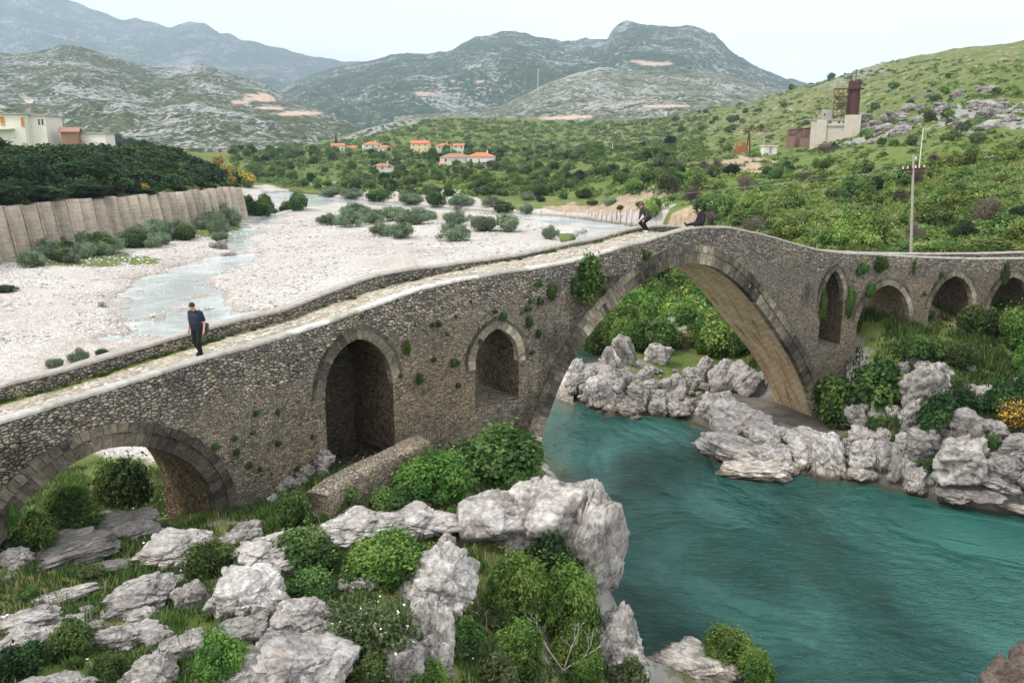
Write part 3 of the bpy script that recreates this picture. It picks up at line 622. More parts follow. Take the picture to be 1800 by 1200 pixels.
def build_body():
    s0,s1=-15.5,84.;top=[(s,float(deckz(s))+.02) for s in np.arange(s0,s1,.25)]
    outer=[(s0,-1.6)]+[tuple(q) for q in MAIN]+[(s1,-1.6)]+top[::-1]
    holes=[a[1] for a in ARCH if a[0]!='M']
    pts=[];ed=[]
    def loop(P):
        n=len(pts);pts.extend([Vector((float(a),float(b))) for a,b in P]);m=len(P);ed.extend([(n+i,n+(i+1)%m) for i in range(m)])
    loop(outer)
    for h in holes:loop(h)
    gs,gz_=np.meshgrid(np.arange(s0+.1,s1,.16),np.arange(-1.5,12,.16));gs=gs.ravel();gz_=gz_.ravel()
    gs=gs+.03*np.sin(gz_*50);o=sdf(outer,gs,gz_)
    keep=o<-.06
    for h in holes:keep&=sdf(h,gs,gz_)>.06
    keep&=(gs<60)|(np.round(gs*6)%3==0)
    pts+= [Vector((float(a),float(b))) for a,b in zip(gs[keep],gz_[keep])]
    v,e,f,*_=delaunay_2d_cdt(pts,ed,[],0,1e-5)
    v=np.array([(a.x,a.y) for a in v]);f=np.array([q for q in f if len(q)==3]);c=v[f].mean(1)
    k=sdf(outer,c[:,0],c[:,1])<0
    for h in holes:k&=sdf(h,c[:,0],c[:,1])>0
    f=f[k];s,z=v[:,0],v[:,1];edge=np.minimum(1,np.abs(sdf(outer,s,z))*4)
    for h in holes:edge=np.minimum(edge,np.minimum(1,np.abs(sdf(h,s,z))*4))
    r=relief(s,z)*edge
    V=W3(s,z,0.);nx=(W3(s,z,-1.)-V);Vn=V+nx*r[:,None]
    zo=zone_attr(s,z)
    # winding so normals face outward
    a,b,c_=V[f[0]][0],V[f[0]][1],V[f[0]][2];nn=np.cross(b-a,c_-a)
    fl=(nn@nx[f[0][0]])<0
    f1=f[:,::-1] if fl else f;Vf=W3(s,z,BW)
    wobj('spandrel_wall',Vn,f1,M['rubble'],np.stack([s,0*s,z],-1),zo,smooth=True)
    wobj('rear_wall',Vf,f1[:,::-1],M['rubble'],np.stack([s,0*s+5,z],-1),zo,smooth=True)
build_body()
def soffit(nm,P,dark,sub):
    d=np.concatenate([[0],np.cumsum(np.hypot(*np.diff(P,axis=0).T))]);n=max(12,int(d[-1]/.22));q=np.linspace(0,d[-1],n)
    s=np.interp(q,d,P[:,0]);z=np.interp(q,d,P[:,1]);o=np.linspace(0,BW,13)
    Sg,Og=np.meshgrid(s,o,indexing='ij');Zg,_=np.meshgrid(z,o,indexing='ij');Qg,_=np.meshgrid(q,o,indexing='ij')
    # gentle roughness of the inner stones
    k=np.sin(np.linspace(0,math.pi,13))[None,:]**.3
    r=.05*fbm(np.stack([Qg*1.6,Og*1.6,0*Qg],-1),3,len(nm)+3)*k
    if nm=='A1':r=r*3
    V=W3(Sg,Zg+r,Og)
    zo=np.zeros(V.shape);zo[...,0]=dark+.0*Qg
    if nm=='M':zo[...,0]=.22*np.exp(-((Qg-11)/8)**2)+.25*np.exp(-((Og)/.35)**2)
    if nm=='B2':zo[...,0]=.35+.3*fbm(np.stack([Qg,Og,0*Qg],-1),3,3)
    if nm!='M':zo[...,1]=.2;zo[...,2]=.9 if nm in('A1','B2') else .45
    wobj('vault',V.reshape(-1,3),grid_faces(*Sg.shape),M['vault'] if nm=='M' else M['rubble'],np.stack([Og,Qg,0*Qg+hash(nm)%7],-1).reshape(-1,3),zo.reshape(-1,3),smooth=True)
def ring(nm,P,r0,r1,proud,bl,depth=.35,tm=(.25,.9),name='arch_ring'):
    P=P[P[:,1]>-.5];d=np.concatenate([[0],np.cumsum(np.hypot(*np.diff(P,axis=0).T))]);rg=random.Random(len(nm)*7+int(r0*100))
    q=0;V=[];Fs=[];T=[];SZ=[];n0=len(nm)*1.7
    def pt(q):
        s=np.interp(q,d,P[:,0]);z=np.interp(q,d,P[:,1]);e=.25;a=np.interp([q-e,q+e],d,P[:,0]);b=np.interp([q-e,q+e],d,P[:,1])
        tx,tz=a[1]-a[0],b[1]-b[0];L=math.hypot(tx,tz) or 1;return s,z,-tz/L,tx/L
    while q<d[-1]:
        L=bl*rg.uniform(.75,1.3);qa,qb=q+.008,min(q+L-.008,d[-1]);q+=L
        if qb-qa<.05:continue
        pr=proud+rg.uniform(-.008,.012);rr=r1+rg.uniform(-.03,.03);n=len(V);m=max(2,int((qb-qa)/.3)+1)
        x=np.linspace(qa,qb,m)
        for qq in x:
            s,z,ns,nz=pt(qq)
            for(rad,of)in((r0,-pr),(rr,-pr),(rr,depth),(r0,depth)):
                V.append(W3(s+ns*rad,z+nz*rad,of));SZ.append((s+ns*rad+n*.37,of+n*.1,z+nz*rad))
                T.append(0)
        c=min(1,max(0,sum(tm)/2+(tm[1]-tm[0])*(.55*math.sin(q*.9+n0)+.3*math.sin(q*2.3+1))+rg.gauss(0,(tm[1]-tm[0])/4)));
        for k in range(n,len(V)):T[k]=c
        for i in range(m-1):
            a=n+i*4;b=a+4
            for k in range(4):Fs.append((a+k,b+k,b+(k+1)%4,a+(k+1)%4))
        Fs+=[(n+3,n+2,n+1,n),(len(V)-4,len(V)-3,len(V)-2,len(V)-1)]
    wobj(name,np.array(V),Fs,M['vous'],np.array(SZ),tint=np.array(T))
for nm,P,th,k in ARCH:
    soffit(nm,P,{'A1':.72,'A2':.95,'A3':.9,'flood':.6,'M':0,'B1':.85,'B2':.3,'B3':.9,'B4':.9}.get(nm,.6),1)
    tm={'A1':(.05,.45),'M':(.12,.62),'A3':(.55,.95),'A2':(.25,.6)}.get(nm,(.35,.75))
    Pr=P[3:-3] if nm=='M' else P[P[:,1]>(P[:,1].max()-(3.6 if nm!='A3' and nm!='B1' else 1.9))]
    if nm in('A2','B2','B3','B4','B5','B6'):Pr=P[P[:,1]>P[:,1].max()-2.1]
    ring(nm,Pr,-.02,th,.025,.27 if nm=='A1' else .21,tm=tm)
    if k==2:
        ring(nm,Pr,th+.015,th+(.30 if nm=='A1' else .36),.10 if nm=='A1' else .07,.24,tm=(.1,.5) if nm=='A1' else (.2,.6),name='outer_arch_ring')
    else:
        ring(nm,Pr,th+.01,th+.13,.05,.4,tm=(.12,.4),name='arch_moulding')
def wallstrip(name,ztop,o0,o1,s0=-15.4,s1=83.):
    s=np.arange(s0,s1,.12);zt=ztop(s)-.07+.03*fbm(np.stack([s*1.5,0*s,0*s],-1),3,4);zb=deckz(s)-.25
    n=len(s);rows=[];SZ=[]
    prof=[(o0,0),(o0,.33),(o0,.66),(o0,1),(o1,1),(o1,.66),(o1,.33),(o1,0)]
    for o,f in prof:
        z=zb+(zt-zb)*f;sg=-1 if o==o0 else 1
        r=.045*fbm(np.stack([s*3,z*4,0*s+o],-1),3,15)
        rows.append(W3(s,z,o+sg*(r+.004)));SZ.append(np.stack([s,0*s+o,z],-1))
    V=np.stack(rows,1);Sz=np.stack(SZ,1)
    zo=zone_attr(s[:,None]+0*Sz[...,0],Sz[...,2]);zo[...,1]=1.
    wobj(name,V.reshape(-1,3),grid_faces(n,len(prof))[:,::-1],M['rubble'],Sz.reshape(-1,3),zo.reshape(-1,3),smooth=False)
def coping(name,ztop,o0,o1,white):
    s=np.arange(-15.4,83.,.10);n=len(s);w1=.03*fbm(np.stack([s*1.3,0*s,0*s],-1),4,21);w2=.03*fbm(np.stack([s*1.3,0*s+9,0*s],-1),4,22)
    zt=ztop(s)+.02*fbm(np.stack([s*2,0*s+4,0*s],-1),3,23);rows=[]
    for o,dz in((o0-.04,-.10),(o0-.045,-.03),(o0-.0,0.005),((o0+o1)/2,.012),(o1,.0),(o1+.045,-.03),(o1+.04,-.10)):
        rows.append(W3(s,zt+dz,o+np.where(o<(o0+o1)/2,w1,w2)))
    V=np.stack(rows,1);t=white(s)[:,None]+0*V[...,0];Sz=np.stack([s[:,None]+0*V[...,0],V[...,2],V[...,2]],-1)
    wobj(name,V.reshape(-1,3),grid_faces(n,7)[:,::-1],M['coping'],Sz.reshape(-1,3),tint=t.reshape(-1),smooth=True)
wallstrip('near_parapet',btop,-.004,.40);wallstrip('far_parapet',ftop,BW-.40,BW+.004)
def wn(s):
    a=.08+.25*fbm(np.stack([s*.7,0*s,0*s],-1),4,7)
    for c,r,k in((9.9,.75,.6),(14.5,2.7,.45),(22.3,2.6,.4),(-1,2,.1),(3.4,1.,.0)):a=np.maximum(a,(a*0+k+.35)*(np.abs(s-c)<r))
    return np.clip(np.where(s>27,a*.45,a),0,1)
coping('near_coping',btop,0.01,.35,wn);coping('far_coping',ftop,BW-.40,BW,lambda s:.12+.3*fbm(np.stack([s*.3,0*s,0*s],-1),3,17)-.3*(s>20)*(s<40))
def deck():
    s=np.arange(-15.4,83.,.12);o=np.linspace(.38,BW-.38,22);Sg,Og=np.meshgrid(s,o,indexing='ij')
    z=deckz(Sg)+.035*fbm(np.stack([Sg*2,Og*2,0*Sg],-1),3,31)+.015*np.cos((Og-BW/2)*2)
    g=np.clip((Og-(BW-1.15))/.7,0,1)*.62*sstep(9,6,Sg)+.40*(Og>BW-.75)+.40*(Og<.6)+.12
    wobj('walkway_paving',W3(Sg,z,Og).reshape(-1,3),grid_faces(*Sg.shape)[:,::-1],M['deck'],np.stack([Sg,Og,0*Sg],-1).reshape(-1,3),tint=g.reshape(-1),smooth=True)
deck()
def slab(name,s0,s1,o0,o1,z0,z1,mat,zo=(.5,.1,.1)):
    Sg,Og=np.meshgrid(np.linspace(s0,s1,8),np.linspace(o0,o1,8),indexing='ij');r=.05*fbm(np.stack([Sg*2,Og*2,0*Sg],-1),3,5)
    T=W3(Sg,z1+r,Og).reshape(-1,3);wobj(name,T,grid_faces(8,8)[:,::-1],mat,np.stack([Sg,Og,0*Sg],-1).reshape(-1,3),np.tile(zo,(64,1)),smooth=True)
slab('recess_floor',16.9,19.35,.0,BW,5.,5.57,M['rubble']);slab('recess_floor',40.9,42.8,0,BW,4.,4.76,M['rubble'])

# dark wall added at the far side of the second opening to keep daylight out
def blind(s0,s1,z0,z1,off):
    Sg,Zg=np.meshgrid(np.arange(s0,s1,.12),np.arange(z0,z1,.12),indexing='ij');r=relief(Sg,Zg)
    V=W3(Sg,Zg,off+r*2).reshape(-1,3);wobj('added_back_wall',V,grid_faces(*Sg.shape),M['rubble'],np.stack([Sg,0*Sg+3,Zg],-1).reshape(-1,3),np.tile((.9,.2,.1),(len(V),1)),smooth=True)
blind(10.1,13.4,3.5,9.6,BW-.35)
# ---------------------------------------------------------------- rocks
def icos(sub):
    bm=bmesh.new();bmesh.ops.create_icosphere(bm,subdivisions=sub,radius=1);bm.verts.ensure_lookup_table()
    V=np.array([v.co[:] for v in bm.verts]);Fc=np.array([[v.index for v in f.verts] for f in bm.faces]);bm.free();return V,Fc
_I={k:icos(k) for k in(3,4,5,6)}
def rock_mesh(seed,sub=5,blocky=False,nm='boulder_mesh',mat='rock',crack=3,rough=1.,kk=None,frac=1.):
    D,Fc=_I[sub];r=np.random.default_rng(seed)
    if blocky:
        Q=np.linalg.qr(r.normal(size=(3,3)))[0]*.0+np.eye(3);ns=np.concatenate([Q,-Q])+r.normal(size=(6,3))*.16;ex=r.normal(size=(5,3));ns=np.concatenate([ns,ex]);dd=np.concatenate([r.uniform(.74,.86,6),r.uniform(.9,1.04,5)])
    else:
        ns=r.normal(size=(17,3));dd=r.uniform(.70,1.0,17)
    ns/=np.linalg.norm(ns,axis=1)[:,None]
    q=D@ns.T;rad=np.where(q>.05,dd[None]/np.maximum(q,.05),9.);k=kk or (46. if blocky else 32.)
    R=-np.log(np.exp(-k*rad).sum(1))/k;R=np.clip(R,.3,1.25)
    P=D*R[:,None]
    R=R+rough*(.085*fbm(P*1.4+seed,5,seed)+.06*(ridged(P*2.3+seed,4,seed+3)-.3)+.03*fbm(P*9,3,seed+5))
    bd=r.normal(size=3)*np.array([.5,.5,1.]);bd/=np.linalg.norm(bd);fq=(P@bd)*3.1+.7*fbm(P*1.8,3,seed+40)+seed*.37;fr=fq-np.floor(fq);R=R+.022*(sstep(0,.10,fr)-fr)*np.clip(1+1.2*vnoise(P*1.7,seed+41),0,2)
    if frac:
        for npt,off,til,gd,gw in((15,.055,.30,.075,.030),(70,.022,.30,.030,.018),(420,.006,.25,.010,.010)):
            c=r.normal(size=(npt,3));c/=np.linalg.norm(c,axis=1)[:,None];c*=r.uniform(.65,.95,npt)[:,None];Wp=P+.09*np.stack([fbm(P*3+7*j,3,seed+50+j) for j in range(3)],-1)*(1 if npt<100 else .4)
            cell=np.empty(len(P),int);e=np.empty(len(P))
            for k0 in range(0,len(P),8000):
                dq=np.linalg.norm(Wp[k0:k0+8000,None]-c[None],axis=2);ii=np.argpartition(dq,1,axis=1)[:,:2];d2=np.take_along_axis(dq,ii,1);cell[k0:k0+8000]=ii[np.arange(len(ii)),d2.argmin(1)];e[k0:k0+8000]=np.abs(d2[:,1]-d2[:,0])
            o_=r.normal(size=npt)*off;tl=r.normal(size=(npt,3))*til;R=R+frac*(o_[cell]+np.clip(((P-c[cell])*tl[cell]).sum(1),-.06,.06)-gd*np.exp(-e/gw))
    for i in range(crack):
        n=r.normal(size=3);n[2]*=.6;n/=np.linalg.norm(n);d=r.uniform(-.5,.5)
        w=np.abs(P@n-d+.10*fbm(P*2.5,3,seed+20+i));R=R-.06*np.exp(-(w/.025)**2)-.02*np.exp(-(w/.10)**2)
        side=(P@n-d)>0;R=R+np.where(side,.045,-.02)*np.exp(-(w/.5))
    V=D*R[:,None]
    me=mk(nm,V,Fc,M[mat],None,None,True);m=me.data;bpy.data.objects.remove(me);return m
RA=[rock_mesh(100+i,6,i%3==2,crack=4,frac=.7) for i in range(5)]
RB=[rock_mesh(200+i,5,i%2==0,crack=3,frac=.85) for i in range(10)]
RC=[rock_mesh(303,6,False,crack=4,rough=.5,kk=7.,frac=.4),rock_mesh(317,6,False,crack=4,rough=.5,kk=7.,frac=.4)]
RBw=[]
for m in RB[:6]:
    c=m.copy();c.materials[0]=M['rock_white'];RBw.append(c)
RBd=[]
for m in RB[:6]:
    c=m.copy();c.materials[0]=M['rock_dark'];RBd.append(c)
rr_=random.Random(3);SC=1.12
def rock_at(c,rad,mesh,label,group=None,rz=None,tilt=.15,name='boulder',cat='boulder'):
    o=bpy.data.objects.new(name,mesh);C.objects.link(o);o.location=tuple(c);o.scale=tuple(rad)
    o.rotation_euler=(rr_.uniform(-tilt,tilt),rr_.uniform(-tilt,tilt),rr_.uniform(0,6.28) if rz is None else rz)
    return meta(o,label,cat,group)
def rock_px(u0,v0,u1,v1,label=None,big=False,white=0,group=None,tilt=.15,sink=.25,name='boulder',rz=None,ymin=8,cat='boulder'):
    uc,vc=(u0+u1)/2,(v0+v1)/2;a=(u1-u0)/2;hpx=(v1-v0)/2
    p=hit(uc,vc+hpx*.55,0,ymin);d=p[1]*_c-(p[2]-CH)*_s;ra=a/F*d*SC;hh=hpx/F*d*SC
    e=math.atan2(CH-p[2],p[1]);rb=ra*.85
    if hh<rb*math.sin(e)*1.1:rb=hh/math.sin(e)/1.25
    rc=math.sqrt(max(hh*hh-(rb*math.sin(e))**2,(.45*min(ra,hh))**2))/math.cos(e)
    k=hit(uc,vc,rc*(1-sink*2),ymin);c=(k[0],k[1],k[2]+rc*(1-sink*2))
    rx=math.atan2(c[0],c[1])
    ms=RA if big else (RBw if white==1 else RBd if white==2 else RB)
    return rock_at(c,(ra,rb,rc),rr_.choice(ms),label,group,rz=(-rx+(rr_.choice([0,math.pi])+rr_.uniform(-.3,.3)) if rz is None else rz),tilt=tilt,name=name,cat=cat)
FR=[((235,928,382,1012),'cracked grey boulder below the lower arch, dark seam down its middle',1,0),
((375,924,465,975),'smooth grey boulder between the cracked boulder and the pale outcrop below the lower arch',0,0),
((412,926,560,1010),'pale sloping outcrop lump at the top of the long white rock mass below the bridge',1,0),
((360,988,508,1112),'biggest pale rounded boulder in the foreground, above the daisy bush',1,1),
((470,1050,585,1135),'pale craggy boulder between the biggest pale boulder and the daisy bush',1,0),
((168,1016,308,1095),'wide peaked grey boulder in the grass at the foreground left',1,0),
((303,1028,367,1078),'small grey boulder to the right of the wide peaked one',0,0),
((218,1070,278,1106),'low pale stone under the wide peaked grey boulder',0,0),
((-20,1072,105,1120),'flat light grey slab at the left edge of the foreground',0,0),
((-20,1100,100,1175),'rounded grey boulder below the flat slab at the left edge',1,0),
((108,1082,152,1112),'small flat stone in the grass right of the flat slab',0,0),
((155,1090,285,1150),'sloping grey rock with a dark hollow in the left foreground',0,0),
((140,1063,165,1084),'tiny pale stone left of the wide peaked boulder',0,0),
((5,1178,165,1240),'grey rock cut by the bottom edge at the far left',0,0),
((208,1155,312,1235),'rounded grey boulder at the bottom edge, left of the leafy green bush',1,0),
((392,1118,618,1262),'large domed grey boulder at the bottom edge of the foreground',1,0),
((275,1118,355,1165),'flat grey rock behind the leafy bush at the bottom',0,0),
((255,1108,302,1142),'thin pale slab standing in grass near the bottom left',0,0),
((375,1088,468,1135),'low grey rock in front of the biggest pale boulder',0,0),
((520,1100,600,1160),'grey rock below the craggy boulder beside the domed one',0,0),
((555,893,700,960),'left half of the long pale rock ledge below the curved wall',1,1),
((655,885,798,955),'right half of the long pale rock ledge below the curved wall',1,1),
((798,850,935,965),'grey sloping rock face at the upper left of the cliff by the river',1,0),
((850,835,1030,985),'broad rounded grey cliff boulder with plants growing on top',1,0),
((935,838,1055,985),'smooth grey slab leaning on the upper side of the river cliff',1,0),
((962,858,1090,1062),'tall overhanging cliff rock with dark seams rising from the turquoise water',1,0),
((700,968,842,1105),'white pitted rock carrying the square concrete block',1,1),
((725,1050,800,1172),'narrow pale foot of the white pitted rock beside the bush',1,1),
((600,1003,664,1042),'small pale rock above the daisy bush',0,1),
((668,1130,742,1210),'leaning grey rock under the daisy bush',0,0),
((725,1115,790,1190),'smooth grey rock between the daisy bush and the dark hollow',0,0),
((1035,1075,1128,1185),'bare grey rock slope at the water edge beside the bright bush',1,0),
((1128,1130,1318,1222),'white boulder in the river at the bottom with a shrub in front',1,1),
((868,938,932,972),'small block lodged between the cliff boulder and the dark bush',0,0),
((768,935,802,975),'pale stone at the left foot of the river cliff',0,0),
((40,948,215,1000),'long low rock ledge on the ridge under the left arch',0,2),
((148,985,245,1012),'thin brown rock ledge in shade below the left arch',0,2),
((-5,962,58,1004),'pale rock at the foot of the left arch at the picture edge',0,0),
((60,938,165,975),'rocky ridge top under the left arch opening',0,2),
((60,1030,168,1060),'half buried flat rock in dark grass at the left',0,0),
((150,900,290,960),'rubble ridge running down from the left arch pier',0,2),
((1060,1120,1140,1200),'pale rock at the bottom edge between the shrubs and the white river boulder',0,1)]
i=0;SC=1.0
for b,l,bg,w in FR:
    o=rock_px(*b,l,big=bool(bg),white=w if not bg else 0,tilt=.10)
    if b in((798,850,935,965),(850,835,1030,985),(935,838,1055,985),(962,858,1090,1062)):o.data=RC[i%2];i+=1
for o in list(C.objects):
    if o.name.startswith('boulder') and o.get('label','').startswith(('biggest','white boulder','white pitted','narrow pale')):
        m=o.data.copy();m.materials[0]=M['rock_white'];o.data=m
# square concrete block on the white rock
def block():
    p=hit(772,1000,1.0);t=MB();Mx=Matrix.Rotation(.35,4,'Z')@Matrix.Rotation(.06,4,'X')
    t.box((-.42,-.36,-.3),(.42,.36,.14),Mx);o=t.build('concrete_block',plain('block_concrete',(.27,.26,.24),.95,.35,8,.05),loc=None)
    bv=o.modifiers.new('b','BEVEL');bv.width=.03;bv.segments=2
    k=atY(772,985,p[1]+.3);o.location=(k[0],k[1],k[2]-.15);meta(o,'small square concrete block standing on the white pitted rock','concrete block')
block()
RGT=[(1001,634,1025,660),(1026,652,1052,668),(1034,662,1090,720),(1052,648,1108,692),(1060,610,1083,652),(1085,588,1116,652),(1154,556,1184,610),(1180,574,1217,616),(1134,604,1178,645),(1080,702,1128,734),(1098,680,1149,709),(1105,704,1142,730),(1138,700,1174,738),(1115,646,1150,677),(1122,666,1157,690),(1155,666,1182,690),(1180,663,1208,692),(1150,686,1172,707),(1166,688,1192,714),(1172,704,1219,737),(1185,678,1206,705),(1205,645,1245,678),(1222,628,1252,672),(1005,658,1030,682),(995,668,1015,690),
(1246,632,1296,697),(1278,636,1332,698),(1250,668,1280,698),(1225,688,1267,744),(1257,688,1292,722)]
RGL={(1001,634,1025,660):'pale pointed rock at the left end of the boulder bank seen under the main arch',(1034,662,1090,720):'long sloping grey boulder at the waterline left of the bank under the main arch',
(1085,588,1116,652):'tall upright pale rock among green bushes behind the main arch',(1154,556,1184,610):'upper rounded rock high in the green slope behind the main arch',
(1134,604,1178,645):'broad pale rock in the middle of the bushes behind the main arch',(1246,632,1296,697):'left half of the big cracked block beside the main arch pier',(1278,636,1332,698):'right half of the big cracked block beside the main arch pier',
(1225,688,1267,744):'white rock at the waterline just left of the pier slab',(1080,702,1128,734):'low white rock lying in the water below the boulder bank'}
SC=1.02
for b in RGT:
    rock_px(*b,RGL.get(b,'pale grey boulder heaped on the far bank seen through the main arch'),group=None if b in RGL else 'boulders heaped on the bank seen through the main arch',white=0,ymin=46,sink=.2,tilt=.4)
rg=random.Random(5)
for k in range(150):
    u=rg.uniform(998,1260);v=rg.uniform(650,738)-max(0,(1060-u)*.5)
    w=rg.uniform(3.5,11);rock_px(u-w,v-w*.7,u+w,v+w*.7,'small pale stone wedged between the boulders under the main arch',group='small stones between the boulders under the main arch',ymin=46,sink=.1,tilt=.5,name='stone',cat='stone')
RW=[((1248,712,1340,778),'smooth pale sloping slab running into the water left of the pier',0),((1232,768,1350,815),'white rounded rock in the water in front of the main arch foot',1),((1262,803,1398,850),'lowest white rock in the water in front of the main arch foot',1),
((1318,752,1380,797),'white rock against the left side of the main arch foot',1),((1330,785,1398,832),'white rock between the arch foot and the water',1),((1378,758,1450,797),'pale base rock under the main arch foot',1),((1385,775,1450,832),'gravelly pale rock under the right of the main arch foot',1),
((1428,765,1487,845),'white angular boulder at the water right of the main arch foot',1),((1477,770,1498,797),'small white stone between two boulders right of the arch foot',1),((1492,776,1542,824),'white cube shaped boulder right of the angular one',1),((1490,818,1534,847),'flat rock at the waterline under the cube shaped boulder',0),
((1494,753,1539,784),'cracked grey boulder on top of the cube shaped one',0),((1534,753,1568,792),'grey cracked rock below the fig bush',0),((1488,713,1529,756),'left grey block under the fig bush',0),((1526,711,1562,752),'right grey block under the fig bush',0),((1560,713,1584,747),'narrow grey block right of the fig bush blocks',0),
((1577,640,1655,735),'tall grey rock pillar on the right bank',0),((1578,705,1622,770),'lower half of the grey rock pillar on the right bank',0),((1575,763,1614,799),'smooth grey rock under the rock pillar',0),((1595,752,1657,817),'dark tilted block leaning under the rock pillar',2),
((1568,793,1594,855),'narrow broken rock at the waterline below the pillar',0),((1586,810,1609,840),'small block below the tilted dark block',0),((1590,826,1632,870),'pale cube rock standing at the waterline',0),((1628,830,1642,864),'thin upright stone at the waterline beside the pale cube rock',0),
((1643,773,1738,852),'broad grey boulder right of the tilted dark block',0),((1666,722,1728,782),'layered grey ledge below the dark bushes on the right bank',2),((1643,842,1745,880),'long dark slab lying on the waterline at the right',2),((1733,838,1805,873),'flat grey block right of the long slab',0),
((1738,798,1805,848),'angular grey block above the flat one at the right edge',2),((1713,738,1768,778),'grey ledge under the yellow broom bush',2),((1760,768,1815,803),'grey ledge at the right edge below the broom',2),((1710,870,1742,890),'small stone in front of the long slab',0),
((1735,860,1760,887),'small upright stone at the waterline at the right',0),((1758,878,1812,898),'low rocks at the waterline at the right edge',0),((1690,676,1714,694),'small pale rock in the right bank grass',0),((1704,680,1752,708),'pale rocks at the edge of the grass above the dark bushes',0),
((1594,625,1614,642),'small pointed rock beside the path on the right bank',0),((1647,638,1667,657),'pale stone in the grass behind the rock pillar',0),((1698,641,1714,654),'pale stone in the grass in front of the third right arch',0),((1562,638,1598,668),'grey rocks between the fig bush and the pillar',0),((1608,634,1638,650),'flat stone lying on top of the rock pillar',0),
((1620,650,1665,690),'rock shoulder right of the pillar top',0),((1650,690,1690,740),'grey rock between the pillar and the dark bushes',2),((1785,663,1800,680),'pale stone in the grass at the right edge',0),((1540,780,1580,830),'broken rubble below the fig bush blocks',0),((1650,735,1690,775),'grey rock above the broad boulder',2),((1800,830,1870,890),'grey boulder just beyond the right edge',2),((1800,760,1880,830),'ledge just beyond the right edge',0)]
SC=1.08
for b,l,w in RW:rock_px(*b,l,white=w,ymin=33,sink=.18,tilt=.25)
for k in range(60):
    u=rg.uniform(1400,1810);v=np.interp(u,[1400,1540,1650,1810],[832,840,868,890])-rg.uniform(0,60);w=rg.uniform(4,14)
    rock_px(u-w,v-w*.8,u+w,v+w*.8,'small broken stone between the right bank boulders',group='broken stones between the right bank boulders',ymin=33,sink=.1,tilt=.5,name='stone',cat='stone')
# fist to head sized stones in the foreground grass
for k in range(70):
    u=rg.uniform(-20,1100);v=rg.uniform(930,1200);w=rg.uniform(5,20)
    if u>700 and v<1000:continue
    rock_px(u-w,v-w*.5,u+w,v+w*.5,'small half buried stone in the foreground grass',group='small half buried stones in the foreground',sink=.25,name='stone',cat='stone')
for b,l in(((1108+275,385+60,1420,470),None),):pass
for b,l in(((372,424,400,440),'dark rock at the left bank of the shallow stream'),((393,443,415,455),'single brown rock standing in the shallow stream'),((172,531,186,542),'flat pale stone on the gravel beside the stream')):rock_px(*b,l,ymin=60,white=2 if 'pale' not in l else 0)
# rock outcrops of the right hillside
for i in range(46):
    u,v=rg.choice([(1540,235),(1720,185),(1760,215),(1660,215),(1700,160),(1780,205),(1560,215),(1625,190)]);u+=rg.gauss(0,26);v+=rg.gauss(0,13);w=rg.uniform(6,20)
    rock_px(u-w,v-w*.55,u+w,v+w*.55,'grey limestone outcrop among shrubs on the right hillside',group='limestone outcrops on the right hillside',ymin=70,white=2,sink=.42,tilt=.3,name='outcrop',cat='outcrop')
# viewer's own wall at the lower right corner
def corner():
    D,Fc=_I[6];R=rock_mesh(77,6,True,crack=1);m=R;o=bpy.data.objects.new('lichened_slab',m);C.objects.link(o);m.materials[0]=limestone('lichened_stone',(.62,.5,.42),3.)
    p=atY(1815,1222,4.2);o.location=tuple(p+np.array([.18,0,-.17]));o.scale=(.45,.4,.22);o.rotation_euler=(.0,-.35,.5);meta(o,'brown lichen covered stone slab at the bottom right corner, closest to the viewer','stone slab')
corner()
# low curved wall in front of the second opening
def lowwall():
    px=[(556,868),(600,838),(650,812),(700,790),(728,775),(744,768)];P=[]
    for i,(u,v) in enumerate(px):
        s=np.interp(i,[0,3,5],[5.95,6.1,6.2]);q=atz(u,v,s);P.append(q)
    P=np.array(P);n=60;q=np.linspace(0,len(px)-1,n);c=np.stack([np.interp(q,range(len(px)),P[:,k]) for k in range(3)],-1)
    c=np.stack([_sm(c[:,k],6) for k in range(3)],-1);t=np.gradient(c,axis=0);t[:,2]=0;t/=np.linalg.norm(t,axis=1)[:,None];nn=np.stack([-t[:,1],t[:,0],0*t[:,0]],-1)
    rows=[];sz=[];L=q*1.3
    for o,z in((-.5,-2.4),(-.47,-1.0),(-.45,-.12),(-.38,0),(0,.02),(.38,0),(.44,-.12),(.48,-1.8)):
        r=.035*fbm(np.stack([L*2,0*L+z*3,0*L+o],-1),3,4);rows.append(c+nn*(o+r[:,None])+np.array([0,0,z])+np.array([0,0,1])*r[:,None]*.6);sz.append(np.stack([L,0*L+o,0*L+z],-1))
    V=np.stack(rows,1).reshape(-1,3);S_=np.stack(sz,1).reshape(-1,3)
    Fq=np.concatenate([grid_faces(n,8),np.array([[0,1,6,7],[1,2,5,6],[2,3,4,5]]),(np.array([[7,6,1,0],[6,5,2,1],[5,4,3,2]])+(n-1)*8)]);o=mk('low_stone_wall',V,Fq,M['rubble'],None,{'szo':S_,'zone':np.tile((.15,.25,.15),(len(V),1))},False)
    meta(o,'low thick curved stone wall in front of the second bridge opening','wall')
lowwall()
# rubble heap footing left of the low wall
for k in range(34):
    s=rg.uniform(7.6,10.2);z=4.3+(s-7.6)*.42-rg.uniform(0,.75);w=rg.uniform(.16,.30);x,y=bxy(s,-rg.uniform(.1,.5))
    rock_at((x,y,z),(w,w*.8,w*.7),rg.choice(RB),'loose pale footing stone left of the low curved wall','loose footing stones beside the low wall',name='stone',cat='stone')
